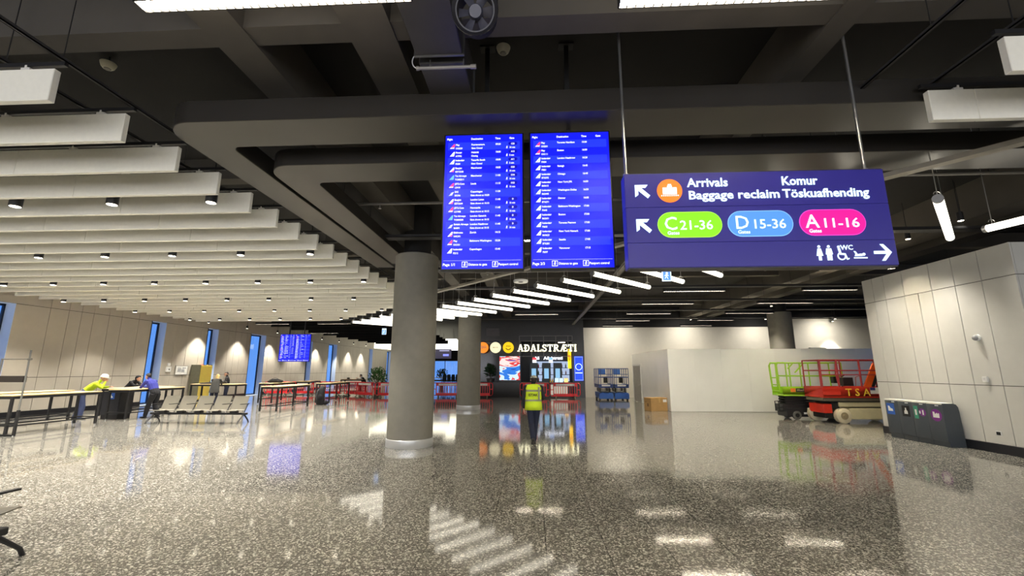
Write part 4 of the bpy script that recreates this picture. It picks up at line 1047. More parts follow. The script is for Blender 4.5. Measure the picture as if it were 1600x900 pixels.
bar_table('beech bar table alone in mid hall right of the bench', (-11.75, 20.4, 0), 0, 2.75)
bar_table('beech bar table in mid hall with the black backpack at its near end', (-11.75, 25.3, 0), 0, 2.6)
bar_table('beech bar table just before the leftmost red barriers', (-15.0, 28.6, 0), R(12), 2.6)
bar_table('beech bar table behind the barriers with the perched person', (-13.9, 33.2, 0), R(90), 1.7, 0.8, 1.15)

# things on and by the tables
def blob(parts, name, label, cat, loc, m, rz=0.0, parts_named=()):
    t = thing(name, label, cat, loc, rz)
    b = MB()
    for c_, r_ in parts: b.ell(c_, r_, None, 18, 10)
    me = b.build('cloth_body' if name != 'duffel_bag' else 'bag_body', m, t)
    rm = me.modifiers.new('fuse', 'REMESH'); rm.mode = 'VOXEL'; rm.voxel_size = 0.018
    s_ = me.modifiers.new('soften', 'SMOOTH'); s_.iterations = 3
    return t
t = blob([((0, 0, 0.11), (0.36, 0.2, 0.11)), ((-0.25, 0, 0.07), (0.2, 0.17, 0.07)), ((0.25, 0.02, 0.08), (0.22, 0.18, 0.08))], 'duffel_bag', 'dark bag lying on the bar table by the wide window', 'bag', (-14.85, 24.5, 1.13), m_blackcloth)
MB().tube([(-0.2 + 0.4 * k / 10, -0.03, 0.2 + 0.07 * math.sin(PI * k / 10)) for k in range(11)], 0.012, 6).build('handle', mat('grey_strap', (90, 90, 92), 0.8), t)
t = blob([((0, 0, 0.04), (0.1, 0.07, 0.04)), ((0.1, 0.04, 0.06), (0.07, 0.09, 0.055)), ((-0.09, 0.03, 0.035), (0.06, 0.06, 0.035))], 'work_gloves', 'orange work gloves lying on the bar table by the blue jumper', 'gloves', (-15.75, 17.35, 1.13), mat('orange_rubber', (235, 70, 30), 0.6))
t = blob([((0, 0, 0.025), (0.14, 0.09, 0.03)), ((0.12, 0.05, 0.03), (0.09, 0.07, 0.03))], 'dark_cap', 'dark crumpled cap on the bar table between the helmet and gloves', 'cap', (-16.75, 18.3, 1.13), m_blackcloth)
t = blob([((0, 0, 0.04), (0.3, 0.18, 0.05)), ((0.32, 0.05, 0.06), (0.18, 0.15, 0.06)), ((-0.3, -0.05, 0.03), (0.2, 0.15, 0.035))], 'folded_coat', 'pile of dark coats on the bar table under the yellow cabinet', 'coat', (-17.1, 22.35, 1.13), m_blackcloth, R(5))
t = blob([((0, 0, 0.09), (0.1, 0.14, 0.1)), ((0.07, 0.1, 0.05), (0.1, 0.08, 0.05))], 'folded_coat', 'black bag with straps on the bar table left of the blonde person', 'bag', (-16.35, 22.35, 1.13), m_dark)
t = blob([((0, 0, 0.06), (0.13, 0.1, 0.06))], 'dark_cap', 'dark hat on the table of the person behind the barriers', 'cap', (-14.3, 33.2, 1.15), m_blackcloth)
t = thing('backpack', 'tall black backpack standing at the mid hall table end', 'bag', (-11.5, 23.3, 0), R(15))
b = MB().rings([((0, 0, 0.0), 0.17, 0.13), ((0, 0, 0.06), 0.21, 0.16), ((0, 0, 0.3), 0.215, 0.165), ((0.0, 0.02, 0.55), 0.2, 0.15), ((0.02, 0.03, 0.78), 0.17, 0.125), ((0.03, 0.04, 0.94), 0.11, 0.085), ((0.03, 0.04, 1.0), 0.04, 0.03)], 20, 0, True, (1, 0, 0))
o = b.build('bag_body', mat('black_nylon', (24, 24, 28), 0.7), t)
MB().ell((0.27, -0.02, 0.12), (0.15, 0.12, 0.13)).build('side_pouch', m_blackcloth, t)
MB().ell((0, -0.14, 0.4), (0.14, 0.06, 0.16)).build('front_pocket', m_blackcloth, t)
MB().tube([(-0.14, -0.08, 0.2), (-0.2, -0.14, 0.45), (-0.16, -0.1, 0.7), (-0.1, -0.02, 0.82)], 0.02, 8).build('strap', mat('grey_strap', (90, 90, 92), 0.8), t)
# waste bin under the table and steel stand
def recycling_glyph(mb, cx, cz, s_):
    flat(mb, [(-0.5 * s_, -0.4 * s_), (0.5 * s_, -0.4 * s_), (0.4 * s_, -0.1 * s_), (0.1 * s_, 0.0), (0, 0.45 * s_), (-0.35 * s_, 0.5 * s_)], cx, cz, -0.002)
t = thing('waste_bin', 'black bin with a blue label standing under the bar tables', 'bin', (-16.2, 16.45, 0.0))
MB().box(-0.36, 0.36, -0.3, 0.3, 0.16, 1.04).build('bin_body', mat('black_plastic', (36, 37, 42), 0.5), t, bevel=0.02, seg=2)
MB().box(-0.33, 0.33, -0.27, 0.27, 0.0, 0.16).build('plinth', m_dark, t)
flat(MB(), [(-0.12, 0.75), (0.14, 0.75), (0.14, 0.98), (-0.12, 0.98)], 0, 0, -0.301, 0.004).build('blue_label', mat('label_blue', (40, 90, 180), 0.5), t)
k = MB(); recycling_glyph(k, 0.01, 0.86, 0.14); k.v = [(a, b_ - 0.305, c_) for a, b_, c_ in k.v]; k.build('pictogram', m_white, t)
t = thing('steel_stand', 'tall steel frame stand with a dark box at the left frame edge', 'stand', (-14.72, 11.98, 0))
MB().box(-0.03, 0.03, -0.03, 0.03, 0.05, 0.72).build('lower_post', m_black, t, bevel=0.004)
MB().cyl((0, 0, 0.7), (0, 0, 2.42), 0.022, n=14).build('post', mat('galvanised_post', (135, 134, 128), 0.4, 0.6), t)
MB().lathe([(0.03, 0), (0.03, 0.02), (0.015, 0.03), (0.015, 0.06)], 14).build('foot', m_steel, t)
MB().cyl((0.02, 0, 2.16), (-0.86, 0, 2.16), 0.018, n=12).cyl((-0.84, 0, 2.17), (-0.84, 0, 0.05), 0.022, n=12).cyl((0.06, 0, 2.16), (-0.04, 0, 2.16), 0.034, n=12).build('frame_tube', mat('galvanised_post', (135, 134, 128), 0.4, 0.6), t)
MB().box(-0.82, -0.02, -0.05, 0.06, 1.5, 1.68).build('control_box', mat('dark_brown_box', (52, 46, 42), 0.6), t, bevel=0.006)
MB().cyl((-0.84, 0, 0.32), (0, 0, 0.32), 0.018, n=10).box(-0.9, 0.03, -0.02, 0.02, 0.0, 0.05).build('base_bar', m_black, t)

# ------------------------------------------------------------------ beam seating
m_shell = mat('greige_seat_shell', (122, 118, 106), 0.4, var=0.03)
def bench_seat(parent, cx):
    w = 0.28
    prof = [(-0.31, 0.45), (-0.27, 0.455), (-0.15, 0.435), (0.0, 0.42), (0.1, 0.42), (0.165, 0.45), (0.2, 0.52), (0.26, 0.68), (0.32, 0.83), (0.345, 0.92)]
    V = []; F = []; n = len(prof); q = 7
    for side, off in ((0, 0.0), (1, 0.014)):
        for i, (y_, z_) in enumerate(prof):
            a = prof[min(i + 1, n - 1)]; b = prof[max(i - 1, 0)]; tx_, tz_ = a[0] - b[0], a[1] - b[1]; l = math.hypot(tx_, tz_); ny, nz = tz_ / l, -tx_ / l
            ww = w * (0.93 if i == 0 else 1.0) * (0.97 if i == n - 1 else 1)
            for k in range(q):
                u_ = -1 + 2 * k / (q - 1); dish = 0.018 * (u_ * u_) * (1 if 0 < i < n - 1 else 0.5)
                V.append((cx + u_ * ww, y_ + ny * off - (dish if i > 5 else 0), z_ + nz * off + (dish if i <= 5 else 0)))
    for s_ in (0, 1):
        for i in range(n - 1):
            for k in range(q - 1):
                a = s_ * n * q + i * q + k; F.append((a, a + 1, a + q + 1, a + q) if s_ == 0 else (a, a + q, a + q + 1, a + 1))
    for i in range(n - 1):
        for k in (0, q - 1): a = i * q + k; F.append((a, a + q, n * q + a + q, n * q + a))
    for k in range(q - 1):
        for i in (0, n - 1): a = i * q + k; F.append((a, a + 1, n * q + a + 1, n * q + a))
    o = MB().add(V, F).build('seat_shell', m_shell, parent)
    MB().bar((cx, 0.0, 0.36), (cx, 0.0, 0.42), 0.2, 0.2).bar((cx - 0.1, 0.2, 0.45), (cx - 0.1, 0.3, 0.72), 0.03, 0.02).bar((cx + 0.1, 0.2, 0.45), (cx + 0.1, 0.3, 0.72), 0.03, 0.02).build('seat_bracket', m_black, o)
def bench(label, loc, rz):
    t = thing('beam_bench', label, 'bench', loc, rz, 'five-seat beam benches')
    MB().box(-1.78, 1.78, -0.045, 0.045, 0.29, 0.36).build('beam', m_black, t, bevel=0.008)
    for k in range(5): bench_seat(t, -1.3 + 0.65 * k)
    for k in range(6):
        x = -1.62 + 0.65 * k
        MB().bar((x, 0.05, 0.36), (x, 0.2, 0.62), 0.03, 0.02).bar((x, 0.2, 0.62), (x, 0.26, 0.66), 0.03, 0.02).bar((x, 0.28, 0.655), (x, -0.2, 0.66), 0.045, 0.022).build('armrest', m_black, t, bevel=0.003)
    for x in (-1.66, 1.66):
        l = MB().rings([((x, 0.02, 0.33), 0.032, 0.026), ((x, -0.06, 0.25), 0.032, 0.024), ((x, -0.27, 0.08), 0.028, 0.02), ((x, -0.31, 0.0), 0.025, 0.02)], 10)
        l.rings([((x, -0.02, 0.33), 0.032, 0.026), ((x, 0.07, 0.25), 0.032, 0.024), ((x, 0.24, 0.09), 0.028, 0.02), ((x, 0.29, 0.0), 0.025, 0.02)], 10)
        l.build('leg', m_black, t)
    return t
bench('five-seat grey beam bench standing before the bar tables', (-11.92, 15.25, 0), 0)
bench('beam bench cut off by the lower left corner of the frame', (-6.86, 4.22, 0), PI)

# ------------------------------------------------------------------ fittings on the left wall
t = thing('wall_box', 'small white control box high on the left wall beside the slim window', 'control box', (WL, 23.7, 1.75))
MB().box(0, 0.09, -0.14, 0.14, 0, 0.28).build('housing', m_white, t, bevel=0.008)
MB().box(0, 0.06, -0.09, 0.09, 0.33, 0.48).build('upper_unit', m_white, t, bevel=0.008)
MB().box(0.088, 0.094, -0.04, 0.04, 0.1, 0.16).build('display', m_dark, t)
t = thing('wall_plan', 'framed white evacuation plan on the left wall', 'framed plan', (WL, 24.66, 1.83))
MB().box(0, 0.025, -0.46, 0.46, -0.28, 0.28).build('picture_frame', mat('grey_frame', (150, 146, 138), 0.5), t, bevel=0.004)
MB().box(0.02, 0.03, -0.41, 0.41, -0.24, 0.24).build('plan_sheet', mat('white_paper', (232, 232, 228), 0.6), t)
k = MB()
for a, b_, c_, d_ in ((-0.3, -0.05, -0.1, 0.12), (-0.02, 0.2, -0.12, 0.05), (0.05, 0.3, 0.09, 0.16), (-0.3, -0.12, 0.15, 0.18)): k.box(0.03, 0.033, a, b_, c_, d_)
k.build('plan_drawing', mat('grey_print', (170, 172, 176), 0.7), t)
t = thing('tall_cabinet', 'tall yellow and grey cabinet standing against the left wall', 'cabinet', (-20.3, 25.85, 0), 0)
MB().box(-0.38, 0.22, -0.5, 0.45, 0.0, 2.16).build('carcass', mat('olive_grey_metal', (128, 126, 106), 0.6), t, bevel=0.006)
MB().box(-0.34, 0.2, -0.515, -0.5, 0.04, 2.12).build('grey_side_panel', mat('olive_grey_metal', (128, 126, 106), 0.6), t)
MB().box(0.22, 0.245, -0.48, 0.43, 0.06, 2.12).build('yellow_door', mat('yellow_door', (255, 228, 110), 0.5, var=0.03), t, bevel=0.004)
MB().box(0.245, 0.275, 0.34, 0.37, 1.0, 1.18).build('door_handle', m_black, t)
t = thing('fire_alarm', 'red fire alarm unit on the left wall beside the second slim window', 'alarm', (-20.6, 26.15, 1.75), 0)
t.location = (WL, 26.15 + 0.02, 1.8)
MB().box(0, 0.1, -0.13, 0.13, -0.1, 0.14).build('lower_unit', mat('signal_red', (225, 40, 30), 0.45), t, bevel=0.01)
MB().ell((0.07, 0, 0.27), (0.09, 0.14, 0.12)).build('sounder', mat('signal_red', (225, 40, 30), 0.45), t)
# ------------------------------------------------------------------ red pedestrian barriers
m_red = mat('red_barrier_plastic', (242, 44, 50), 0.4, var=0.04)
m_refw = mat('white_reflective_strip', (232, 226, 222), 0.5)
def barrier_proto(label, group):
    t = thing('crowd_barrier', label, 'barrier', (0, 0, 0), 0, group)
    L_, H_ = 1.0, 1.0
    P = []
    for cx, cz, a0 in ((L_ - 0.16, 0.84, 0), (-L_ + 0.16, 0.84, 90), (-L_ + 0.16, 0.28, 180), (L_ - 0.16, 0.28, 270)):
        for k in range(5): a = R(a0 + 22.5 * k); P.append((cx + 0.14 * math.cos(a), 0, cz + 0.14 * math.sin(a)))
    P.append(P[0])
    f = MB().rings([(p, 0.032, 0.024) for p in P], 8, 0, False)
    f.box(-L_ + 0.2, L_ - 0.2, -0.02, 0.02, 0.78, 0.97); f.box(-L_ + 0.2, L_ - 0.2, -0.02, 0.02, 0.15, 0.3)
    f.box(-L_ + 0.2, -L_ + 0.26, -0.02, 0.02, 0.2, 0.9); f.box(L_ - 0.26, L_ - 0.2, -0.02, 0.02, 0.2, 0.9)
    f.box(-L_ + 0.04, -L_ + 0.22, -0.018, 0.018, 0.53, 0.58); f.box(L_ - 0.22, L_ - 0.04, -0.018, 0.018, 0.53, 0.58)
    f.build('barrier_frame', m_red, t, smooth=True)
    b = MB()
    for k in range(1, 10): x = -L_ + 0.23 + k * (2 * L_ - 0.46) / 10; b.box(x - 0.018, x + 0.018, -0.016, 0.016, 0.28, 0.8)
    b.build('barrier_bar', m_red, t, smooth=False)
    MB().box(-0.62, 0.62, -0.024, 0.024, 0.8, 0.94).build('reflective_strip', m_refw, t, smooth=False)
    for x in (-0.62, 0.62):
        MB().prism([(-0.28, 0.0), (-0.2, 0.0), (-0.03, 0.11), (0.03, 0.11), (0.2, 0.0), (0.28, 0.0), (0.06, 0.17), (-0.06, 0.17)], (x - 0.03, 0, 0), Y_, Z_, (0.06, 0, 0)).build('barrier_foot', mat('grey_rubber_foot', (130, 118, 100), 0.8), t)
    return t
G = 'red barriers across the hall'
bars = [(-19.3, 32.2, 0.0), (-17.2, 32.1, -0.05), (-15.1, 31.9, -0.05), (-13.0, 31.4, -0.35), (-11.88, 30.4, -0.45), (-9.9, 29.8, 0.0), (-7.93, 29.8, 0.02), (-5.88, 29.85, 0.03), (-3.75, 29.8, 0.0)]
bl_ = ['leftmost red barrier, touching the left wall end of the line', 'red barrier, second from the left wall', 'red barrier, third from the left wall', 'red barrier set at an angle before the perched person', 'red barrier before the big green plant',
       'red barrier just left of the nearest column', 'red barrier hidden behind the nearest column', 'red barrier seen between the two grey columns', 'red barrier poking out right of the farther column']
bp = None
for (x, y_, a), lab in zip(bars, bl_):
    if bp is None: bp = barrier_proto(lab, G); bp.location = (x, y_, 0); bp.rotation_euler = (0, 0, a)
    else: dup(bp, (x, y_, 0), a, lab)
for x, lab in ((0.1, 'red barrier before the kiosk, left one behind the walking worker'), (2.12, 'red barrier before the kiosk, right one by the blue poster')):
    dup(bp, (x, 29.3, 0), 0.0, lab, 'red barriers before the kiosk')

# ------------------------------------------------------------------ plants
m_leaf = mat('green_leaf', (70, 120, 58), 0.5, var=0.3, scale=8)
m_leaf_d = mat('dark_green_leaf', (40, 72, 42), 0.5, var=0.3, scale=8)
def plant(label, loc, h, r, n, m, pot_h=0.45, seed=1):
    rnd = random.Random(seed)
    t = thing('potted_plant', label, 'plant', loc)
    MB().lathe([(0.2, 0), (0.26, pot_h), (0.28, pot_h), (0.28, pot_h - 0.02)], 24).build('pot', mat('grey_pot', (88, 86, 84), 0.6), t)
    s_ = MB(); lf = MB()
    for k in range(9):
        a = rnd.uniform(0, 2 * PI); top = Vector((math.cos(a) * r * 0.5, math.sin(a) * r * 0.5, rnd.uniform(0.6, 0.95) * h)); s_.tube([(0, 0, pot_h - 0.03), (top.x * 0.3, top.y * 0.3, (pot_h + top.z) / 2), top], 0.012, 5)
    for k in range(n):
        a = rnd.uniform(0, 2 * PI); el = rnd.uniform(-0.9, 1.3); rr = rnd.uniform(0.35, 1.0) * r
        c_ = Vector((math.cos(a) * math.cos(el) * rr, math.sin(a) * math.cos(el) * rr, pot_h + (h - pot_h) * 0.55 + math.sin(el) * rr * (h - pot_h) / (2 * r)))
        d = (c_ - Vector((0, 0, pot_h + 0.3))).normalized() + Vector((rnd.uniform(-.5, .5), rnd.uniform(-.5, .5), rnd.uniform(-.3, .5))); d.normalize()
        sd = d.cross(Vector((rnd.uniform(-1, 1), rnd.uniform(-1, 1), 0.8))).normalized(); up = sd.cross(d); L_ = rnd.uniform(0.14, 0.24); w = L_ * 0.28
        P = [c_, c_ + d * L_ * 0.45 + sd * w + up * 0.02, c_ + d * L_ - up * 0.03, c_ + d * L_ * 0.45 - sd * w + up * 0.02, c_ + d * L_ * 0.5 - up * 0.015]
        lf.add(P, [(0, 1, 4), (1, 2, 4), (2, 3, 4), (3, 0, 4)])
    s_.build('stem', mat('brown_stem', (84, 70, 46), 0.8), t); lf.build('foliage', m, t)
    return t
plant('big bushy green plant behind the red barriers left of the nearest column', (-12.15, 33.6, 0), 1.95, 0.72, 420, m_leaf, 0.5, 3)
plant('tall far green plant behind the barriers between the two columns', (-9.6, 45.5, 0), 1.9, 0.6, 260, m_leaf_d, 0.5, 5)
plant('dark leafy plant on the kiosk ledge right of the farther column', (-3.02, 30.5, 1.02), 1.15, 0.36, 260, m_leaf_d, 0.25, 7)

# ------------------------------------------------------------------ food kiosk: facade, signs, screens and counter goods
m_fac = mat('charcoal_facade', (40, 39, 40), 0.35, var=0.12)
m_fac2 = mat('dark_glazing_panel', (58, 58, 64), 0.15, 0.1)
ks = thing('food_kiosk', 'dark shop front of the food kiosk under the lit lettering', 'shop front', (0, 30.2, 0))
b = MB()
b.box(-4.2, -0.95, 0.0, 0.69, 0, 1.02); b.box(-4.2, 3.55, 0.1, 0.3, 3.85, SLAB); b.box(2.75, 3.55, 0.0, 0.3, 0, 3.9); b.box(-2.36, -0.92, 0.06, 0.3, 1.02, 3.9); b.box(-4.2, -3.9, 0.0, 0.3, 0, SLAB)
b.build('facade', m_fac, ks, bevel=0.006)
MB().box(-3.9, -2.36, 0.7, 0.78, 0, 3.85).build('glazed_panel', m_fac2, ks, smooth=False)
MB().box(-3.3, -2.35, 0.02, 0.1, 4.2, 4.75).build('vent_box', mat('grey_vent_box', (92, 88, 92), 0.5), ks, bevel=0.01)
f = MB()
for x in (-0.95, -0.1, 0.75, 1.6, 2.45, 2.75): f.box(x - 0.02, x + 0.02, 0.02, 0.06, 2.75, 4.2)
for z in (2.78, 3.84, 4.2): f.box(-0.95, 2.75, 0.02, 0.06, z - 0.02, z + 0.02)
f.build('sign_frame', mat('grey_square_tube', (110, 106, 104), 0.4, 0.5), ks, smooth=False)
MB().box(-4.2, 3.5, 2.9, 3.0, 0, 4.0).build('back_wall', mat('dark_kitchen_wall', (52, 54, 62), 0.5), ks, smooth=False)
MB().box(-0.92, 2.75, 0.3, 3.0, 3.85, 3.95).build('soffit', m_slab, ks, smooth=False)
MB().box(-0.95, -0.85, 0.3, 2.9, 0, 3.85).build('side_wall', m_fac, ks, smooth=False)
for x in (2.1,): MB().box(x - 0.25, x + 0.25, 1.4, 1.46, 3.8, 3.85).build('strip_light', emis('kiosk_strip', (255, 240, 215), 5), ks, smooth=False)
# lit lettering with slab serifs
lt = thing('shop_lettering', 'big lit white letters over the food kiosk', 'sign', (1.0, 30.15, 3.12))
HL, SW_ = 0.47, 0.085
def stroke(mb, pts, w):
    for (x0, z0), (x1, z1) in zip(pts[:-1], pts[1:]):
        dx, dz = x1 - x0, z1 - z0; l_ = math.hypot(dx, dz); nx, nz = -dz / l_ * w / 2, dx / l_ * w / 2; ex, ez = dx / l_ * w * 0.12, dz / l_ * w * 0.12
        mb.prism([(x0 - ex + nx, z0 - ez + nz), (x0 - ex - nx, z0 - ez - nz), (x1 + ex - nx, z1 + ez - nz), (x1 + ex + nx, z1 + ez + nz)], (0, 0, 0), X_, Z_, (0, -0.05, 0))
def serif_(mb, x, z, w=0.17): mb.box(x - w / 2, x + w / 2, -0.05, 0, z - 0.025 if z > 0.2 else z, z if z > 0.2 else z + 0.025 + 0.02)
def arc_(cx, cz, rx, rz, a0, a1, n=9): return [(cx + rx * math.cos(R(a0 + (a1 - a0) * k / n)), cz + rz * math.sin(R(a0 + (a1 - a0) * k / n))) for k in range(n + 1)]
def glyph(ch):
    g = MB(); H = HL
    if ch == 'A':
        stroke(g, [(0.07, 0.02), (0.2, H)], 0.055); stroke(g, [(0.22, H), (0.36, 0.02)], 0.095); stroke(g, [(0.12, 0.15), (0.3, 0.15)], 0.04); serif_(g, 0.07, 0); serif_(g, 0.36, 0); w = 0.44
    elif ch in 'ÐD':
        stroke(g, [(0.1, 0), (0.1, H)], 0.1); stroke(g, [(0.08, H - 0.025), (0.2, H - 0.025)], 0.05); stroke(g, [(0.08, 0.025), (0.2, 0.025)], 0.05); stroke(g, arc_(0.19, H / 2, 0.17, H / 2 - 0.03, 90, -90), 0.08); stroke(g, [(0.0, H / 2), (0.2, H / 2)], 0.05); serif_(g, 0.08, 0, 0.16); serif_(g, 0.08, H, 0.16); w = 0.43
    elif ch == 'L':
        stroke(g, [(0.1, 0), (0.1, H)], 0.1); stroke(g, [(0.1, 0.027), (0.32, 0.027)], 0.055); stroke(g, [(0.31, 0.0), (0.31, 0.15)], 0.045); serif_(g, 0.1, 0); serif_(g, 0.1, H); w = 0.36
    elif ch == 'S':
        stroke(g, arc_(0.16, 0.345, 0.115, 0.1, 20, 200, 8) + arc_(0.16, 0.125, 0.125, 0.1, 60, -160, 9), 0.072); stroke(g, [(0.28, H), (0.28, 0.33)], 0.04); stroke(g, [(0.03, 0.0), (0.03, 0.15)], 0.04); w = 0.34
    elif ch == 'T':
        stroke(g, [(0.19, 0), (0.19, H)], 0.1); stroke(g, [(0.0, H - 0.028), (0.38, H - 0.028)], 0.056); stroke(g, [(0.02, H), (0.02, H - 0.15)], 0.045); stroke(g, [(0.36, H), (0.36, H - 0.15)], 0.045); serif_(g, 0.19, 0, 0.2); w = 0.4
    elif ch == 'R':
        stroke(g, [(0.1, 0), (0.1, H)], 0.1); stroke(g, [(0.08, H - 0.025), (0.2, H - 0.025)], 0.05); stroke(g, arc_(0.19, 0.345, 0.13, 0.1, 90, -90), 0.075); stroke(g, [(0.1, 0.24), (0.2, 0.24)], 0.045); stroke(g, [(0.2, 0.24), (0.35, 0.02)], 0.09); serif_(g, 0.08, 0, 0.17); serif_(g, 0.08, H, 0.16); serif_(g, 0.37, 0, 0.12); w = 0.44
    elif ch == 'Æ':
        stroke(g, [(0.07, 0.02), (0.25, H)], 0.055); stroke(g, [(0.29, 0), (0.29, H)], 0.1); stroke(g, [(0.14, 0.15), (0.29, 0.15)], 0.04); stroke(g, [(0.22, H - 0.027), (0.5, H - 0.027)], 0.054); stroke(g, [(0.27, 0.027), (0.52, 0.027)], 0.054); stroke(g, [(0.29, 0.24), (0.43, 0.24)], 0.045)
        stroke(g, [(0.49, H), (0.49, H - 0.14)], 0.042); stroke(g, [(0.51, 0), (0.51, 0.14)], 0.042); stroke(g, [(0.43, 0.3), (0.43, 0.18)], 0.035); serif_(g, 0.07, 0, 0.16); w = 0.56
    else:
        stroke(g, [(0.09, 0), (0.09, H)], 0.1); serif_(g, 0.09, 0, 0.19); serif_(g, 0.09, H, 0.19); w = 0.2
    return g, w
xx = 0.0; glyphs = []
for ch in 'AÐALSTRÆTI':
    g, w = glyph(ch); glyphs.append((g, xx)); xx += w + 0.03
k_ = 4.15 / xx
for g, x0 in glyphs:
    g.v = [((x + x0 - xx / 2) * k_, y_, z_) for x, y_, z_ in g.v]
    g.build('letter', emis('kiosk_letter', (255, 248, 205), 1.6), lt, smooth=False)
MB().box(-2.1, 2.1, 0.04, 0.07, 0.06, 0.09).box(-2.1, 2.1, 0.04, 0.07, 0.38, 0.41).build('mounting_rail', m_dark, lt, smooth=False)
def logo_disc(x, rgb, label, txt=None, smile=False, col=(60, 50, 20)):
    t = thing('logo_disc', label, 'sign', (x, 30.12, 3.39), 0, 'round lit shop signs')
    MB().cyl((0, -0.05, 0), (0, 0.05, 0), 0.38, n=40).build('disc_body', emis('disc_%d' % (rgb[2] + rgb[1]), rgb, 0.62), t)
    MB().cyl((0, 0.05, 0), (0, 0.09, 0), 0.3, n=24).build('mount', m_dark, t)
    mk = MB()
    if txt: tt = texts(txt); tt.v = [(a, b_ - 0.054, c_) for a, b_, c_ in tt.v]; mk.merge(tt)
    if smile:
        for k in range(12):
            a0 = R(200 + 140 * k / 12); a1 = R(200 + 140 * (k + 1) / 12)
            flat(mk, [(0.2 * math.cos(a0), 0.2 * math.sin(a0)), (0.2 * math.cos(a1), 0.2 * math.sin(a1)), (0.15 * math.cos(a1), 0.15 * math.sin(a1)), (0.15 * math.cos(a0), 0.15 * math.sin(a0))], 0, 0.02, -0.052)
    mk.build('emblem', mat('emblem_%d' % rgb[2], col, 0.6), t, smooth=False)
logo_disc(-1.72, (255, 205, 10), 'yellow round lit sign with a smile beside the lit letters', [('yuzu', 0, 0.06, 0.17, 'CENTER', 0.01)], True)
logo_disc(-2.62, (255, 240, 195), 'cream round lit sign, middle one of three', [('MASTER', 0, -0.03, 0.1, 'CENTER', 0.006)], False, (120, 100, 70))
logo_disc(-3.5, (255, 140, 30), 'orange round lit sign half hidden by the farther column', [('DJÚS', 0.0, -0.05, 0.24, 'CENTER', 0.02)], False, (255, 245, 230))
# video wall, blue poster, yellow banner
t = thing('video_screen', 'colourful lit video screen at the left of the kiosk opening', 'screen', (-1.62, 30.12, 1.15))
MB().box(-0.74, 0.74, 0.0, 0.1, -0.02, 1.66).build('bezel', m_bez, t, bevel=0.005)
MB().box(-0.71, 0.71, -0.006, 0.0, 0.01, 1.63).build('picture', picture_mat('video_picture', [(0.0, (15, 50, 150)), (0.36, (40, 120, 220)), (0.44, (210, 235, 255)), (0.50, (225, 60, 60)), (0.56, (250, 225, 220)), (0.62, (220, 70, 60)), (0.66, (30, 90, 200))], 0.75, 0.62, 0.9), t, smooth=False)
t = thing('blue_poster', 'tall blue lit poster with a white ring right of the kiosk opening', 'poster', (3.14, 30.12, 1.12))
MB().box(-0.3, 0.3, 0.0, 0.08, 0, 1.66).build('light_box', emis('poster_blue', (20, 70, 255), 0.7), t, bevel=0.01)
k = MB()
for q in range(28):
    a0 = 2 * PI * q / 28; a1 = 2 * PI * (q + 1) / 28
    flat(k, [(0.23 * math.cos(a0), 0.23 * math.sin(a0)), (0.23 * math.cos(a1), 0.23 * math.sin(a1)), (0.19 * math.cos(a1), 0.19 * math.sin(a1)), (0.19 * math.cos(a0), 0.19 * math.sin(a0))], 0, 0.94, -0.001)
flat(k, [(-0.23, 0.5), (0.23, 0.5), (0.23, 0.56), (-0.23, 0.56)], 0, 0, -0.001)
for a, b_, c_, d_ in ((-0.27, 0.27, 0.04, 0.052), (-0.27, 0.27, 1.6, 1.612), (-0.27, -0.262, 0.04, 1.61), (0.262, 0.27, 0.04, 1.61)): flat(k, [(a, c_), (b_, c_), (b_, d_), (a, d_)], 0, 0, -0.001)
k.build('ring_emblem', emis('poster_white', (190, 215, 255), 1.1), t, smooth=False)
t = thing('yellow_banner', 'narrow bright yellow banner hanging at the right of the kiosk opening', 'banner', (2.55, 30.5, 1.95))
MB().box(-0.12, 0.12, -0.01, 0.01, 0, 1.35).build('cloth', emis('banner_yellow', (255, 200, 0), 1.1), t, bevel=0.004)
MB().cyl((-0.14, 0, 1.36), (0.14, 0, 1.36), 0.015, n=8).build('rod', m_dark, t)
MB().ell((0, -0.02, 0.75), (0.09, 0.03, 0.22)).build('emblem', emis('banner_orange', (255, 150, 0), 0.9), t)
# counter, fridges, menu screens, bottles
t = thing('kiosk_counter', 'low kiosk counter with glass front between the two red barriers', 'counter', (1.1, 30.6, 0))
MB().box(-1.9, 1.6, 0, 0.6, 0, 0.95).build('body', mat('dark_counter', (46, 44, 46), 0.4), t, bevel=0.01)
MB().box(-1.95, 1.65, -0.05, 0.65, 0.95, 1.0).build('worktop', mat('counter_top', (150, 142, 130), 0.35), t, bevel=0.006)
MB().box(0.1, 1.3, -0.02, 0.0, 0.15, 0.85).build('lit_display_front', emis('display_case', (235, 225, 205), 0.3), t, smooth=False)
for k, (x, lab) in enumerate(((0.05, 'left of the worker'), (0.95, 'behind the worker'), (1.75, 'right of the worker'))):
    t = thing('order_terminal', 'dark ordering terminal with a pale lit screen, %s in the kiosk' % lab, 'terminal', (x, 31.3, 0))
    MB().box(-0.3, 0.3, -0.1, 0.1, 0, 2.35).build('casing', mat('teal_black_casing', (26, 44, 52), 0.4), t, bevel=0.015)
    MB().box(-0.16, 0.16, -0.112, -0.1, 1.25, 1.95).build('screen', emis('terminal_screen', (150, 205, 245), 0.5), t, smooth=False)
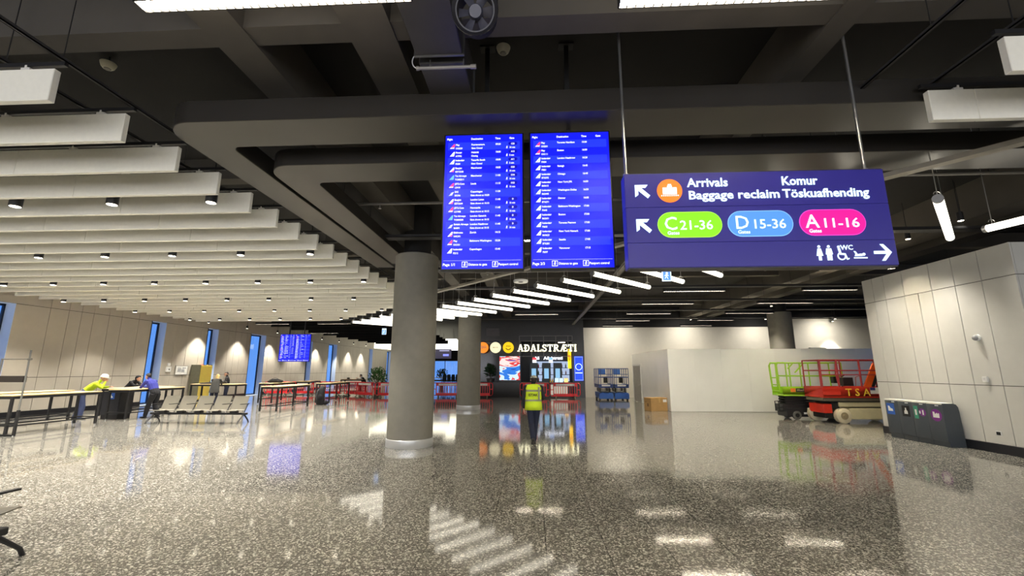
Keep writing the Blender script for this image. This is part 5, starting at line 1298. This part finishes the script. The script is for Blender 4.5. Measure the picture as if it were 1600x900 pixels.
for k, (x, rgb, lab) in enumerate(((0.1, (240, 60, 70), 'red and white'), (1.25, (120, 170, 250), 'pale blue'))):
    t = thing('menu_board', 'small %s lit menu board hanging in the kiosk opening' % lab, 'menu board', (x, 30.75, 2.35))
    MB().box(-0.14, 0.14, -0.02, 0.02, 0, 0.36).build('panel', emis('menu_white_%d' % k, (235, 240, 250), 0.8), t, bevel=0.004)
    MB().box(-0.14, 0.14, -0.024, -0.02, 0.2, 0.36).build('header', emis('menu_head_%d' % k, rgb, 0.9), t, smooth=False)
    MB().cyl((0, 0, 0.36), (0, 0, 1.5), 0.008, n=6).build('stem', m_dark, t)
t = thing('lit_shelf', 'bright lit back shelf of the kiosk full of drinks', 'shelf', (1.7, 32.7, 1.0))
MB().box(-1.5, 1.0, 0.0, 0.2, 0, 1.5).build('back_panel', emis('shelf_glow', (200, 220, 255), 0.4), t, smooth=False)
f = MB()
for z in (0.0, 0.5, 1.0, 1.5): f.box(-1.5, 1.0, -0.25, 0.2, z - 0.02, z + 0.02)
f.build('shelf_board', m_dark, t, smooth=False)
tx = texts([('Ali', -1.6, 1.62, 0.34, 'LEFT', 0.012), ('Aðalstræti', -0.9, 1.62, 0.34, 'LEFT', 0.012)]); tx.build('lettering', emis('shelf_letter', (235, 240, 255), 2.0), t, smooth=False)
rnd = random.Random(4)
bcol = [((210, 120, 40), 'amber'), ((60, 120, 70), 'green'), ((190, 40, 40), 'red'), ((230, 225, 210), 'white')]
for sh in range(3):
    for k in range(8):
        rgb, nm_ = bcol[(k + sh) % 4]; x = 0.4 + k * 0.29
        b = MB().lathe([(0.04, 0), (0.045, 0.02), (0.045, 0.18), (0.018, 0.24), (0.018, 0.3), (0.02, 0.3)], 10)
        o = b.build('bottle', mat('bottle_' + nm_, rgb, 0.2, var=0.02)); o.location = (x, 32.58, 1.02 + sh * 0.5)
        tag(o, 'small %s bottle on the %s shelf of the lit kiosk back' % (nm_, ['bottom', 'middle', 'top'][sh]), 'bottle', 'bottles on the kiosk back shelf')
for k, x in enumerate((1.65, 1.95, 2.3)):
    t = thing('pastry_case', '%s small lit glass case on the kiosk counter by the right barrier' % ['left', 'middle', 'right'][k], 'display case', (x, 30.8, 1.0))
    MB().box(-0.13, 0.13, -0.12, 0.12, 0.0, 0.28).build('case', emis('pastry_%d' % k, [(190, 215, 235), (190, 215, 235), (255, 205, 130)][k], 0.8), t, bevel=0.02)
    MB().box(-0.14, 0.14, -0.13, 0.13, 0.28, 0.3).build('lid', m_steel, t, bevel=0.004)
for k, x in enumerate((1.2, 1.35)):
    o = MB().lathe([(0.05, 0), (0.055, 0.15), (0.02, 0.24), (0.02, 0.3)], 12).build('bottle', mat('bottle_yellow', (240, 190, 40), 0.2)); o.location = (x, 30.8, 1.0)
    tag(o, 'yellow bottle on the kiosk counter, %s of two' % ['left', 'right'][k], 'bottle', 'bottles on the kiosk counter')

# ------------------------------------------------------------------ scissor lifts
def rail_cage(mb, x0, x1, y0, y1, z0, z1, mid, r, posts):
    for z in (z1, mid):
        mb.tube([(x0, y0, z), (x1, y0, z), (x1, y1, z), (x0, y1, z), (x0, y0, z)], r, 8)
    for x in posts:
        for y_ in (y0, y1): mb.cyl((x, y_, z0), (x, y_, z1), r, n=8)
def wheel(parent, x, y_, r, w, m, mh):
    s_ = 1 if y_ > 0 else -1
    o = MB().rings([((x, y_ - w / 2, r), r * 0.86), ((x, y_ - w / 2 * 0.8, r), r), ((x, y_ + w / 2 * 0.8, r), r), ((x, y_ + w / 2, r), r * 0.86)], 28).build('wheel', m, parent)
    MB().cyl((x, y_ - w / 2 - 0.012, r), (x, y_ + w / 2 + 0.012, r), r * 0.48, n=18).cyl((x, y_ - w / 2 - 0.03, r), (x, y_ + w / 2 + 0.03, r), r * 0.2, n=10).build('hub', mh, o)
def scissor(parent, x0, x1, y0, y1, z0, n, h, m):
    b = MB()
    for k in range(n):
        a = z0 + k * h / n + 0.02; c_ = z0 + (k + 1) * h / n - 0.02
        for y_ in (y0, y1):
            b.bar((x0, y_, a), (x1, y_, c_), 0.04, 0.055); b.bar((x0, y_ + 0.045, c_), (x1, y_ + 0.045, a), 0.04, 0.055)
        b.cyl((x0, y0, a), (x0, y1, a), 0.02, n=8).cyl((x1, y0, a), (x1, y1, a), 0.02, n=8)
    b.build('scissor_arms', m, parent)
m_lime = mat('lime_green_paint', (164, 214, 40), 0.4, var=0.04)
m_tyre_g = mat('grey_tyre', (92, 92, 88), 0.8)
m_tyre_c = mat('cream_tyre', (216, 206, 176), 0.8, var=0.06)
m_cream = mat('cream_paint', (204, 196, 158), 0.5, var=0.06)
m_dred = mat('red_orange_paint', (214, 52, 34), 0.4, var=0.05)
m_maroon = mat('dark_red_tube', (168, 44, 42), 0.4)
t = thing('scissor_lift', 'lime green scissor lift before the white hoarding', 'scissor lift', (9.55, 17.3, 0))
MB().box(0.1, 2.35, 0.05, 0.75, 0.1, 0.42).box(0.0, 2.3, 0.12, 0.68, 0.3, 0.55).build('chassis', m_black, t, bevel=0.02)
MB().box(0.7, 1.35, 0.035, 0.05, 0.2, 0.27).box(0.85, 1.1, 0.035, 0.05, 0.32, 0.44).build('white_sticker', m_white, t, smooth=False)
for x in (0.45, 2.1):
    for y_ in (0.09, 0.71): wheel(t, x, y_, 0.16, 0.1, m_tyre_g, m_dark)
b = MB()
for q in range(4): b.box(-0.16, 0.0, 0.1 + q * 0.001, 0.36, 0.3 + q * 0.14, 0.325 + q * 0.14) if q < 2 else None
b.tube([(-0.16, 0.1, 0.3), (-0.16, 0.1, 0.66), (0.0, 0.1, 0.66)], 0.018, 8).tube([(-0.16, 0.36, 0.3), (-0.16, 0.36, 0.66), (0.0, 0.36, 0.66)], 0.018, 8)
b.build('step', m_dark, t)
scissor(t, 0.15, 2.2, 0.16, 0.6, 0.55, 3, 0.3, m_dark)
MB().box(0.0, 2.35, 0.03, 0.77, 0.87, 0.93).box(0.0, 2.35, 0.03, 0.05, 0.93, 1.2).box(0.0, 2.35, 0.75, 0.77, 0.93, 1.2).box(2.33, 2.35, 0.03, 0.77, 0.93, 1.2).build('platform', m_lime, t, bevel=0.005)
b = MB(); rail_cage(b, 0.22, 2.3, 0.05, 0.75, 1.15, 2.12, 1.62, 0.024, (0.22, 0.75, 1.5, 2.3))
b.bar((0.3, 0.05, 1.9), (0.5, 0.05, 2.1), 0.04, 0.04).bar((0.55, 0.05, 1.75), (0.9, 0.05, 2.1), 0.04, 0.04)
b.build('guard_rail', m_lime, t)
b = MB()
for y_ in (0.1, 0.6): b.tube([(0.2, y_, 0.95), (-0.05, y_, 1.0), (-0.08, y_, 1.5), (-0.1, y_, 2.02), (-0.05, y_, 2.12), (0.2, y_, 2.12)], 0.034, 8)
for z in (1.05, 1.28, 1.55): b.box(-0.08, -0.02, 0.1, 0.6, z - 0.02, z + 0.02)
b.build('end_gate', m_lime, t)
MB().box(2.0, 2.25, 0.1, 0.3, 1.35, 1.65).build('control_box', m_dark, t, bevel=0.01)
MB().box(0.5, 1.05, 0.022, 0.03, 1.02, 1.16).build('maker_plate', m_dark, t, smooth=False)
MB().box(0.3, 0.48, 0.022, 0.03, 1.02, 1.16).build('orange_mark', mat('orange_mark', (225, 120, 40), 0.5), t, smooth=False)
tx = texts([('liftech', 0.53, 1.055, 0.12, 'LEFT', 0.01), ('DC', 1.28, 1.05, 0.13, 'LEFT', 0.008)]); tx.v = [(a, b_ + 0.019, c_) for a, b_, c_ in tx.v]
tx.build('lettering', mat('lift_lettering', (200, 190, 150), 0.6), t, smooth=False)

t = thing('scissor_lift', 'red and cream scissor lift with yellow TSA letters beside the right wall', 'scissor lift', (10.3, 16.15, 0))
MB().box(0.85, 2.6, 0.05, 1.05, 0.14, 0.52).box(0.55, 2.6, 0.1, 1.0, 0.56, 0.72).build('chassis', m_cream, t, bevel=0.02)
MB().box(0.02, 0.32, 0.12, 0.95, 0.34, 0.66).build('red_end_box', m_dred, t, bevel=0.02)
MB().box(0.1, 0.8, 0.2, 0.9, 0.16, 0.34).box(0.3, 0.6, 0.15, 0.95, 0.5, 0.72).build('axle_housing', m_dark, t, bevel=0.02)
for x, y_ in ((0.62, 0.1), (0.25, 0.98), (2.35, 0.1), (2.35, 0.98)): wheel(t, x, y_, 0.26, 0.2, m_tyre_c, mat('cream_hub', (150, 136, 104), 0.6))
scissor(t, 0.35, 2.5, 0.2, 0.85, 0.7, 2, 0.2, m_dark)
MB().box(0.0, 2.7, 0.06, 1.04, 0.76, 0.86).build('grey_deck_frame', mat('olive_grey_frame', (104, 98, 80), 0.6), t, bevel=0.006)
MB().box(0.0, 2.7, 0.02, 1.08, 0.88, 0.94).box(0.0, 2.7, 0.02, 0.045, 0.94, 1.25).box(0.0, 2.7, 1.055, 1.08, 0.94, 1.25).box(0.0, 0.02, 0.02, 1.08, 0.94, 1.25).box(-0.02, 0.6, 0.0, 0.02, 0.98, 1.1).build('platform', m_dred, t, bevel=0.006)
b = MB(); rail_cage(b, 0.03, 2.66, 0.05, 1.05, 1.2, 2.2, 1.83, 0.024, (0.03, 0.62, 1.4, 2.1, 2.66))
b.tube([(0.62, 0.05, 1.25), (0.55, 0.05, 1.7), (0.6, 0.05, 2.2)], 0.028, 8).tube([(0.03, 0.05, 1.68), (2.66, 0.05, 1.68)], 0.018, 8)
b.build('guard_rail', m_maroon, t)
MB().box(0.95, 1.3, 0.3, 0.6, 1.28, 1.58).cyl((1.0, 0.45, 1.6), (1.1, 0.4, 1.68), 0.02, n=8).build('control_box', m_dark, t, bevel=0.02)
MB().tube([(1.35, 0.3, 1.25), (1.4, 0.3, 1.6), (1.6, 0.3, 1.66)], 0.012, 6).build('cable', mat('orange_cable', (200, 80, 40), 0.5), t)
b = MB(); b.bar((1.62, 0.15, 1.22), (2.05, 0.15, 2.05), 0.06, 0.22); b.build('orange_brace', mat('orange_panel', (238, 100, 24), 0.45), t)
b = MB(); b.bar((1.8, 0.1, 1.25), (2.0, 0.1, 1.66), 0.03, 0.09).bar((1.95, 0.1, 1.25), (2.12, 0.1, 1.6), 0.03, 0.07); b.build('black_stripe', m_dark, t)
tx = texts([('T', 0.78, 0.95, 0.36, 'LEFT', 0.012), ('S', 1.1, 0.95, 0.36, 'LEFT', 0.012), ('A', 1.38, 0.95, 0.36, 'LEFT', 0.012)]); tx.v = [(a, b_ + 0.016, c_) for a, b_, c_ in tx.v]
tx.build('lettering', mat('yellow_tape', (245, 205, 60), 0.6), t, smooth=False)
MB().box(1.63, 2.3, 0.012, 0.02, 1.02, 1.24).build('white_sticker', m_white, t, smooth=False)
MB().box(1.63, 1.8, 0.008, 0.012, 1.14, 1.24).build('blue_flag_mark', mat('label_blue_dark', (40, 46, 120), 0.5), t, smooth=False)

m_blue = mat('dark_blue_paint', (36, 62, 122), 0.4, var=0.06)
m_blue2 = mat('mid_blue_panel', (44, 96, 180), 0.4)
def blue_lift(label, loc):
    t = thing('scissor_lift', label, 'scissor lift', loc, 0, 'pair of blue scissor lifts')
    b = MB(); b.box(-0.42, 0.42, 0.05, 1.9, 0.12, 0.46); b.prism([(-0.44, 0.1), (0.44, 0.1), (0.44, 0.4), (0.2, 0.5), (0.1, 0.42), (-0.1, 0.42), (-0.2, 0.5), (-0.44, 0.4)], (0, 0, 0), X_, Z_, (0, 0.06, 0))
    b.build('chassis', m_blue2, t, bevel=0.015)
    for x in (-0.36, 0.36):
        for y_ in (0.25, 1.65):
            w = MB().rings([((x - 0.06, y_, 0.17), 0.14), ((x - 0.05, y_, 0.17), 0.17), ((x + 0.05, y_, 0.17), 0.17), ((x + 0.06, y_, 0.17), 0.14)], 24).build('wheel', m_tyre_g, t)
            MB().cyl((x - 0.068, y_, 0.17), (x + 0.068, y_, 0.17), 0.08, n=16).build('hub', m_white, w)
    b = MB()
    for k in range(3):
        z = 0.5 + k * 0.09
        for x in (-0.3, 0.3): b.bar((x, 0.15, z), (x, 1.8, z + 0.08), 0.05, 0.04).bar((x * 0.8, 0.15, z + 0.08), (x * 0.8, 1.8, z), 0.05, 0.04)
        b.cyl((-0.32, 0.15, z), (0.32, 0.15, z), 0.02, n=8)
    b.build('scissor_arms', m_dark, t)
    MB().box(-0.44, 0.44, 0.0, 1.95, 0.76, 0.84).box(-0.44, 0.44, 0.0, 0.02, 0.84, 0.98).box(-0.44, -0.42, 0, 1.95, 0.84, 0.98).box(0.42, 0.44, 0, 1.95, 0.84, 0.98).build('platform', m_blue, t, bevel=0.006)
    b = MB()
    for z in (1.93, 1.4): b.tube([(-0.43, 0.02, z), (0.43, 0.02, z), (0.43, 1.93, z), (-0.43, 1.93, z), (-0.43, 0.02, z)], 0.024, 8)
    for x in (-0.43, 0.43):
        for y_ in (0.02, 0.65, 1.3, 1.93): b.cyl((x, y_, 0.9), (x, y_, 1.93), 0.022, n=8)
    for x in (-0.3, 0.3): b.cyl((x, 0.02, 0.9), (x, 0.02, 1.93), 0.018, n=8)
    b.tube([(-0.43, 0.02, 1.58), (0.43, 0.02, 1.58)], 0.018, 8)
    b.build('guard_rail', m_blue, t)
    MB().box(-0.2, 0.26, 1.6, 1.66, 1.56, 1.9).build('blue_panel', m_blue2, t, bevel=0.01)
    MB().box(-0.02, 0.22, 0.6, 0.78, 1.05, 1.42).build('control_box', m_dark, t, bevel=0.015)
    MB().box(-0.2, 0.26, 0.3, 0.9, 0.85, 0.97).build('white_crate', m_white, t, bevel=0.01)
    MB().box(-0.26, 0.26, -0.005, 0.0, 0.86, 0.94).build('white_plate', m_white, t, smooth=False)
    return t
bl1 = blue_lift('blue scissor lift by the white back wall, left one of the pair', (4.48, 27.3, 0))
dup(bl1, (5.44, 27.3, 0), 0, 'blue scissor lift beside the hoarding doorway, right one of the pair')

# ------------------------------------------------------------------ cardboard box
t = thing('cardboard_box', 'brown cardboard box on the floor against the white hoarding', 'box', (5.66, 20.78, 0), R(16))
MB().box(-0.42, 0.42, -0.3, 0.3, 0.0, 0.58).build('carton', mat('brown_cardboard', (176, 140, 88), 0.8, var=0.05), t, bevel=0.006)
MB().box(-0.425, 0.425, -0.305, 0.0, 0.578, 0.588).box(-0.425, 0.425, 0.004, 0.305, 0.578, 0.588).build('flap', mat('pale_cardboard', (206, 166, 98), 0.8), t, smooth=False)
MB().box(-0.02, 0.06, -0.306, -0.3, 0.38, 0.59).build('packing_tape', mat('tan_tape', (196, 160, 100), 0.3), t, smooth=False)
MB().box(0.2, 0.38, -0.305, -0.3, 0.4, 0.52).build('white_label', m_white, t, smooth=False)
k = MB(); k.box(-0.426, -0.42, -0.1, 0.02, 0.2, 0.34); k.box(-0.426, -0.42, 0.1, 0.16, 0.38, 0.42); k.build('printed_mark', mat('brown_print', (120, 90, 60), 0.8), t, smooth=False)

# ------------------------------------------------------------------ recycling bins on the right wall
m_bin = mat('slate_grey_bin', (62, 68, 74), 0.4, var=0.04)
m_binend = mat('slate_grey_bin_end', (56, 60, 66), 0.4)
def bin_unit(y0, label, deco):
    w = 0.44
    t = thing('recycling_bin', label, 'recycling bin', (10.06, y0, 0), 0, 'recycling bins on the right wall')
    prof = [(0.0, 0.0), (0.02, 0.16), (0.0, 0.16), (0.0, 1.02), (0.06, 1.04), (0.28, 1.04), (0.345, 1.02), (0.385, 0.96), (0.40, 0.85), (0.41, 0.0)]
    prof = [(0.035, 0.0), (0.035, 0.13), (0.0, 0.13), (0.0, 1.01), (0.02, 1.03), (0.27, 1.03), (0.335, 1.01), (0.375, 0.95), (0.39, 0.84), (0.41, 0.0)]
    MB().prism(prof, (0, 0.003, 0), X_, Z_, (0, w - 0.006, 0)).build('bin_body', m_bin, t, bevel=0.004)
    MB().box(-0.004, 0.26, 0.02, w - 0.02, 1.03, 1.045).box(-0.008, 0.01, 0.01, w - 0.01, 1.005, 1.045).build('white_lid', mat('white_lid', (226, 224, 216), 0.4), t, bevel=0.004)
    MB().box(-0.012, -0.002, 0.1, 0.19, 0.965, 0.985).build('handle_slot', m_white, t, smooth=False)
    deco(t, w)
def fx(mb, poly, cy, cz, off):      # outline on the face that looks towards -x
    return mb.prism(poly, (-0.001 - off, cy, cz), (0, -1, 0), Z_, (-0.003, 0, 0))
sq = lambda a, b_: [(-a, -b_), (a, -b_), (a, b_), (-a, b_)]
def deco_blue(t, w):
    fx(MB(), sq(0.13, 0.15), 0.26, 0.78, 0).build('blue_label', mat('label_blue', (40, 90, 180), 0.5), t, smooth=False)
    fx(MB(), [(-0.08, -0.06), (0.08, -0.06), (0.07, 0.0), (0.0, 0.02), (-0.03, 0.07), (-0.08, 0.08)], 0.26, 0.78, 0.003).build('pictogram', m_white, t, smooth=False)
def deco_black(t, w):
    fx(MB(), sq(0.12, 0.14), 0.2, 0.76, 0).build('black_label', m_dark, t, smooth=False)
    fx(MB(), [(-0.055, -0.075), (0.055, -0.075), (0.05, 0.0), (0.02, 0.03), (0.015, 0.085), (-0.015, 0.085), (-0.02, 0.03), (-0.05, 0.0)], 0.2, 0.76, 0.003).build('pictogram', m_white, t, smooth=False)
def deco_green(t, w):
    fx(MB(), sq(0.06, 0.16), 0.33, 0.76, 0).build('green_label', mat('label_green', (60, 150, 120), 0.5), t, smooth=False)
    fx(MB(), disc(0.1, 20), 0.14, 0.77, 0).build('purple_label', mat('label_purple', (118, 40, 130), 0.5), t, smooth=False)
    k = MB(); fx(k, sq(0.025, 0.07), 0.33, 0.76, 0.003); fx(k, sq(0.02, 0.035), 0.21, 0.77, 0.003); fx(k, sq(0.02, 0.06), 0.12, 0.77, 0.003); k.build('pictogram', m_white, t, smooth=False)
def deco_purple(t, w):
    fx(MB(), disc(0.15, 24), 0.2, 0.74, 0).build('purple_label', mat('label_purple', (118, 40, 130), 0.5), t, smooth=False)
    k = MB(); fx(k, [(-0.085, -0.06), (0.085, -0.06), (0.085, 0.05), (0.05, 0.05), (0.05, 0.02), (0.02, 0.06), (-0.02, 0.02), (-0.04, 0.08), (-0.085, 0.08)], 0.2, 0.74, 0.003); k.build('pictogram', m_white, t, smooth=False)
for k, (lab, dc) in enumerate((('slate grey recycling bin with a blue square label, farthest of four', deco_blue), ('slate grey recycling bin with a black square label and bottle sign', deco_black),
                               ('slate grey recycling bin with green and purple labels', deco_green), ('slate grey recycling bin with one round purple label, its dark end showing', deco_purple))):
    bin_unit(13.16 - (k + 1) * 0.44, lab, dc)
# devices on the right wall
t = thing('security_camera', 'white dome security camera high on the right wall panels', 'camera', (WR, 10.66, 2.6))
MB().cyl((0.0, 0, 0), (-0.05, 0, 0), 0.075, n=24).build('base', m_white, t)
MB().ell((-0.06, 0, -0.01), (0.06, 0.06, 0.06)).build('dome', mat('grey_dome', (150, 150, 150), 0.25), t)
t = thing('wall_sensor', 'small white square sensor at head height on the right wall', 'sensor', (WR, 10.66, 1.64))
MB().box(-0.045, 0, -0.065, 0.065, -0.065, 0.065).build('housing', m_white, t, bevel=0.012, seg=2)
MB().box(-0.048, -0.044, -0.03, 0.03, -0.03, 0.03).build('face', mat('pale_grey_plastic', (205, 205, 205), 0.5), t, smooth=False)
t = thing('power_socket', 'small dark power socket low on the right wall', 'socket', (WR, 10.62, 0.44))
MB().box(-0.012, 0, -0.06, 0.06, -0.05, 0.05).build('plate', m_white, t, bevel=0.004)
MB().box(-0.018, -0.01, -0.04, 0.045, -0.035, 0.035).build('socket_face', m_dark, t, smooth=False)

# ------------------------------------------------------------------ far end of the hall
for k in range(9):  # distant white baffles, their brightness put in as emission
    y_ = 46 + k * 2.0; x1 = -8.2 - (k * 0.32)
    t = thing('emissive_far_baffle', 'white far baffle given its own glow between the two columns, %s from the front' % ORD[k], 'emissive baffle', (x1, y_, 4.15 + 0.06 * k), 0, 'far bright ceiling panels')
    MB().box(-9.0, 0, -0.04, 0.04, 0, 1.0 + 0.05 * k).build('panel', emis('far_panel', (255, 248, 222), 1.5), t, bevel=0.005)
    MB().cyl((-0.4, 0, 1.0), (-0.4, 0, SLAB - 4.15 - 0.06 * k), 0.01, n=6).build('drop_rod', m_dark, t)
t = thing('wayfinding_sign', 'small far navy sign hanging just right of the nearest column', 'sign', (-10.9, 52.0, 3.2))
MB().box(-0.95, 1.0, 0, 0.15, 0, 1.3).build('panel', mat('navy_far_face', (44, 40, 84), 0.4), t, bevel=0.004)
flat(MB(), sq(0.35, 0.12), 0.35, 0.42).build('blue_letter_field', emis('far_letter', (120, 130, 255), 0.8), t, smooth=False)
flat(MB(), sq(0.6, 0.06), 0.15, 0.95).build('lettering', emis('far_letter_white', (170, 170, 210), 0.6), t, smooth=False)
MB().cyl((0, 0.07, 1.3), (0, 0.07, SLAB - 3.2), 0.015, n=6).build('suspension_rod', m_dark, t)
tb_ = thing('far_table', 'long far table with dark heads of seating behind it between the columns', 'table', (-8.4, 43, 0))
MB().box(-2.2, 2.2, -0.4, 0.4, 1.05, 1.1).build('tabletop', m_top, tb_, bevel=0.004)
for x in (-2.0, 2.0): MB().box(x - 0.05, x + 0.05, -0.3, 0.3, 0, 1.05).build('leg', m_black, tb_, bevel=0.004)
for k in range(5):
    x = -8.6 + k * 0.42
    t = thing('high_chair', 'dark high chair at the far table, %s from the left' % ORD[k], 'chair', (x, 42.3, 0), 0, 'dark high chairs at the far table')
    MB().box(-0.18, 0.18, -0.18, 0.18, 0.72, 0.77).build('seat', m_dark, t, bevel=0.02)
    MB().rings([((0, -0.18, 0.77), 0.17, 0.02), ((0, -0.22, 1.1), 0.2, 0.025), ((0, -0.24, 1.42), 0.15, 0.02)], 14, 0, True, (1, 0, 0)).build('backrest', mat('dark_teal_fabric', (40, 52, 56), 0.9), t)
    for sx in (-1, 1):
        for sy in (-1, 1): MB().cyl((sx * 0.14, sy * 0.14, 0.73), (sx * 0.19, sy * 0.19, 0), 0.014, n=6).build('leg', m_dark, t)
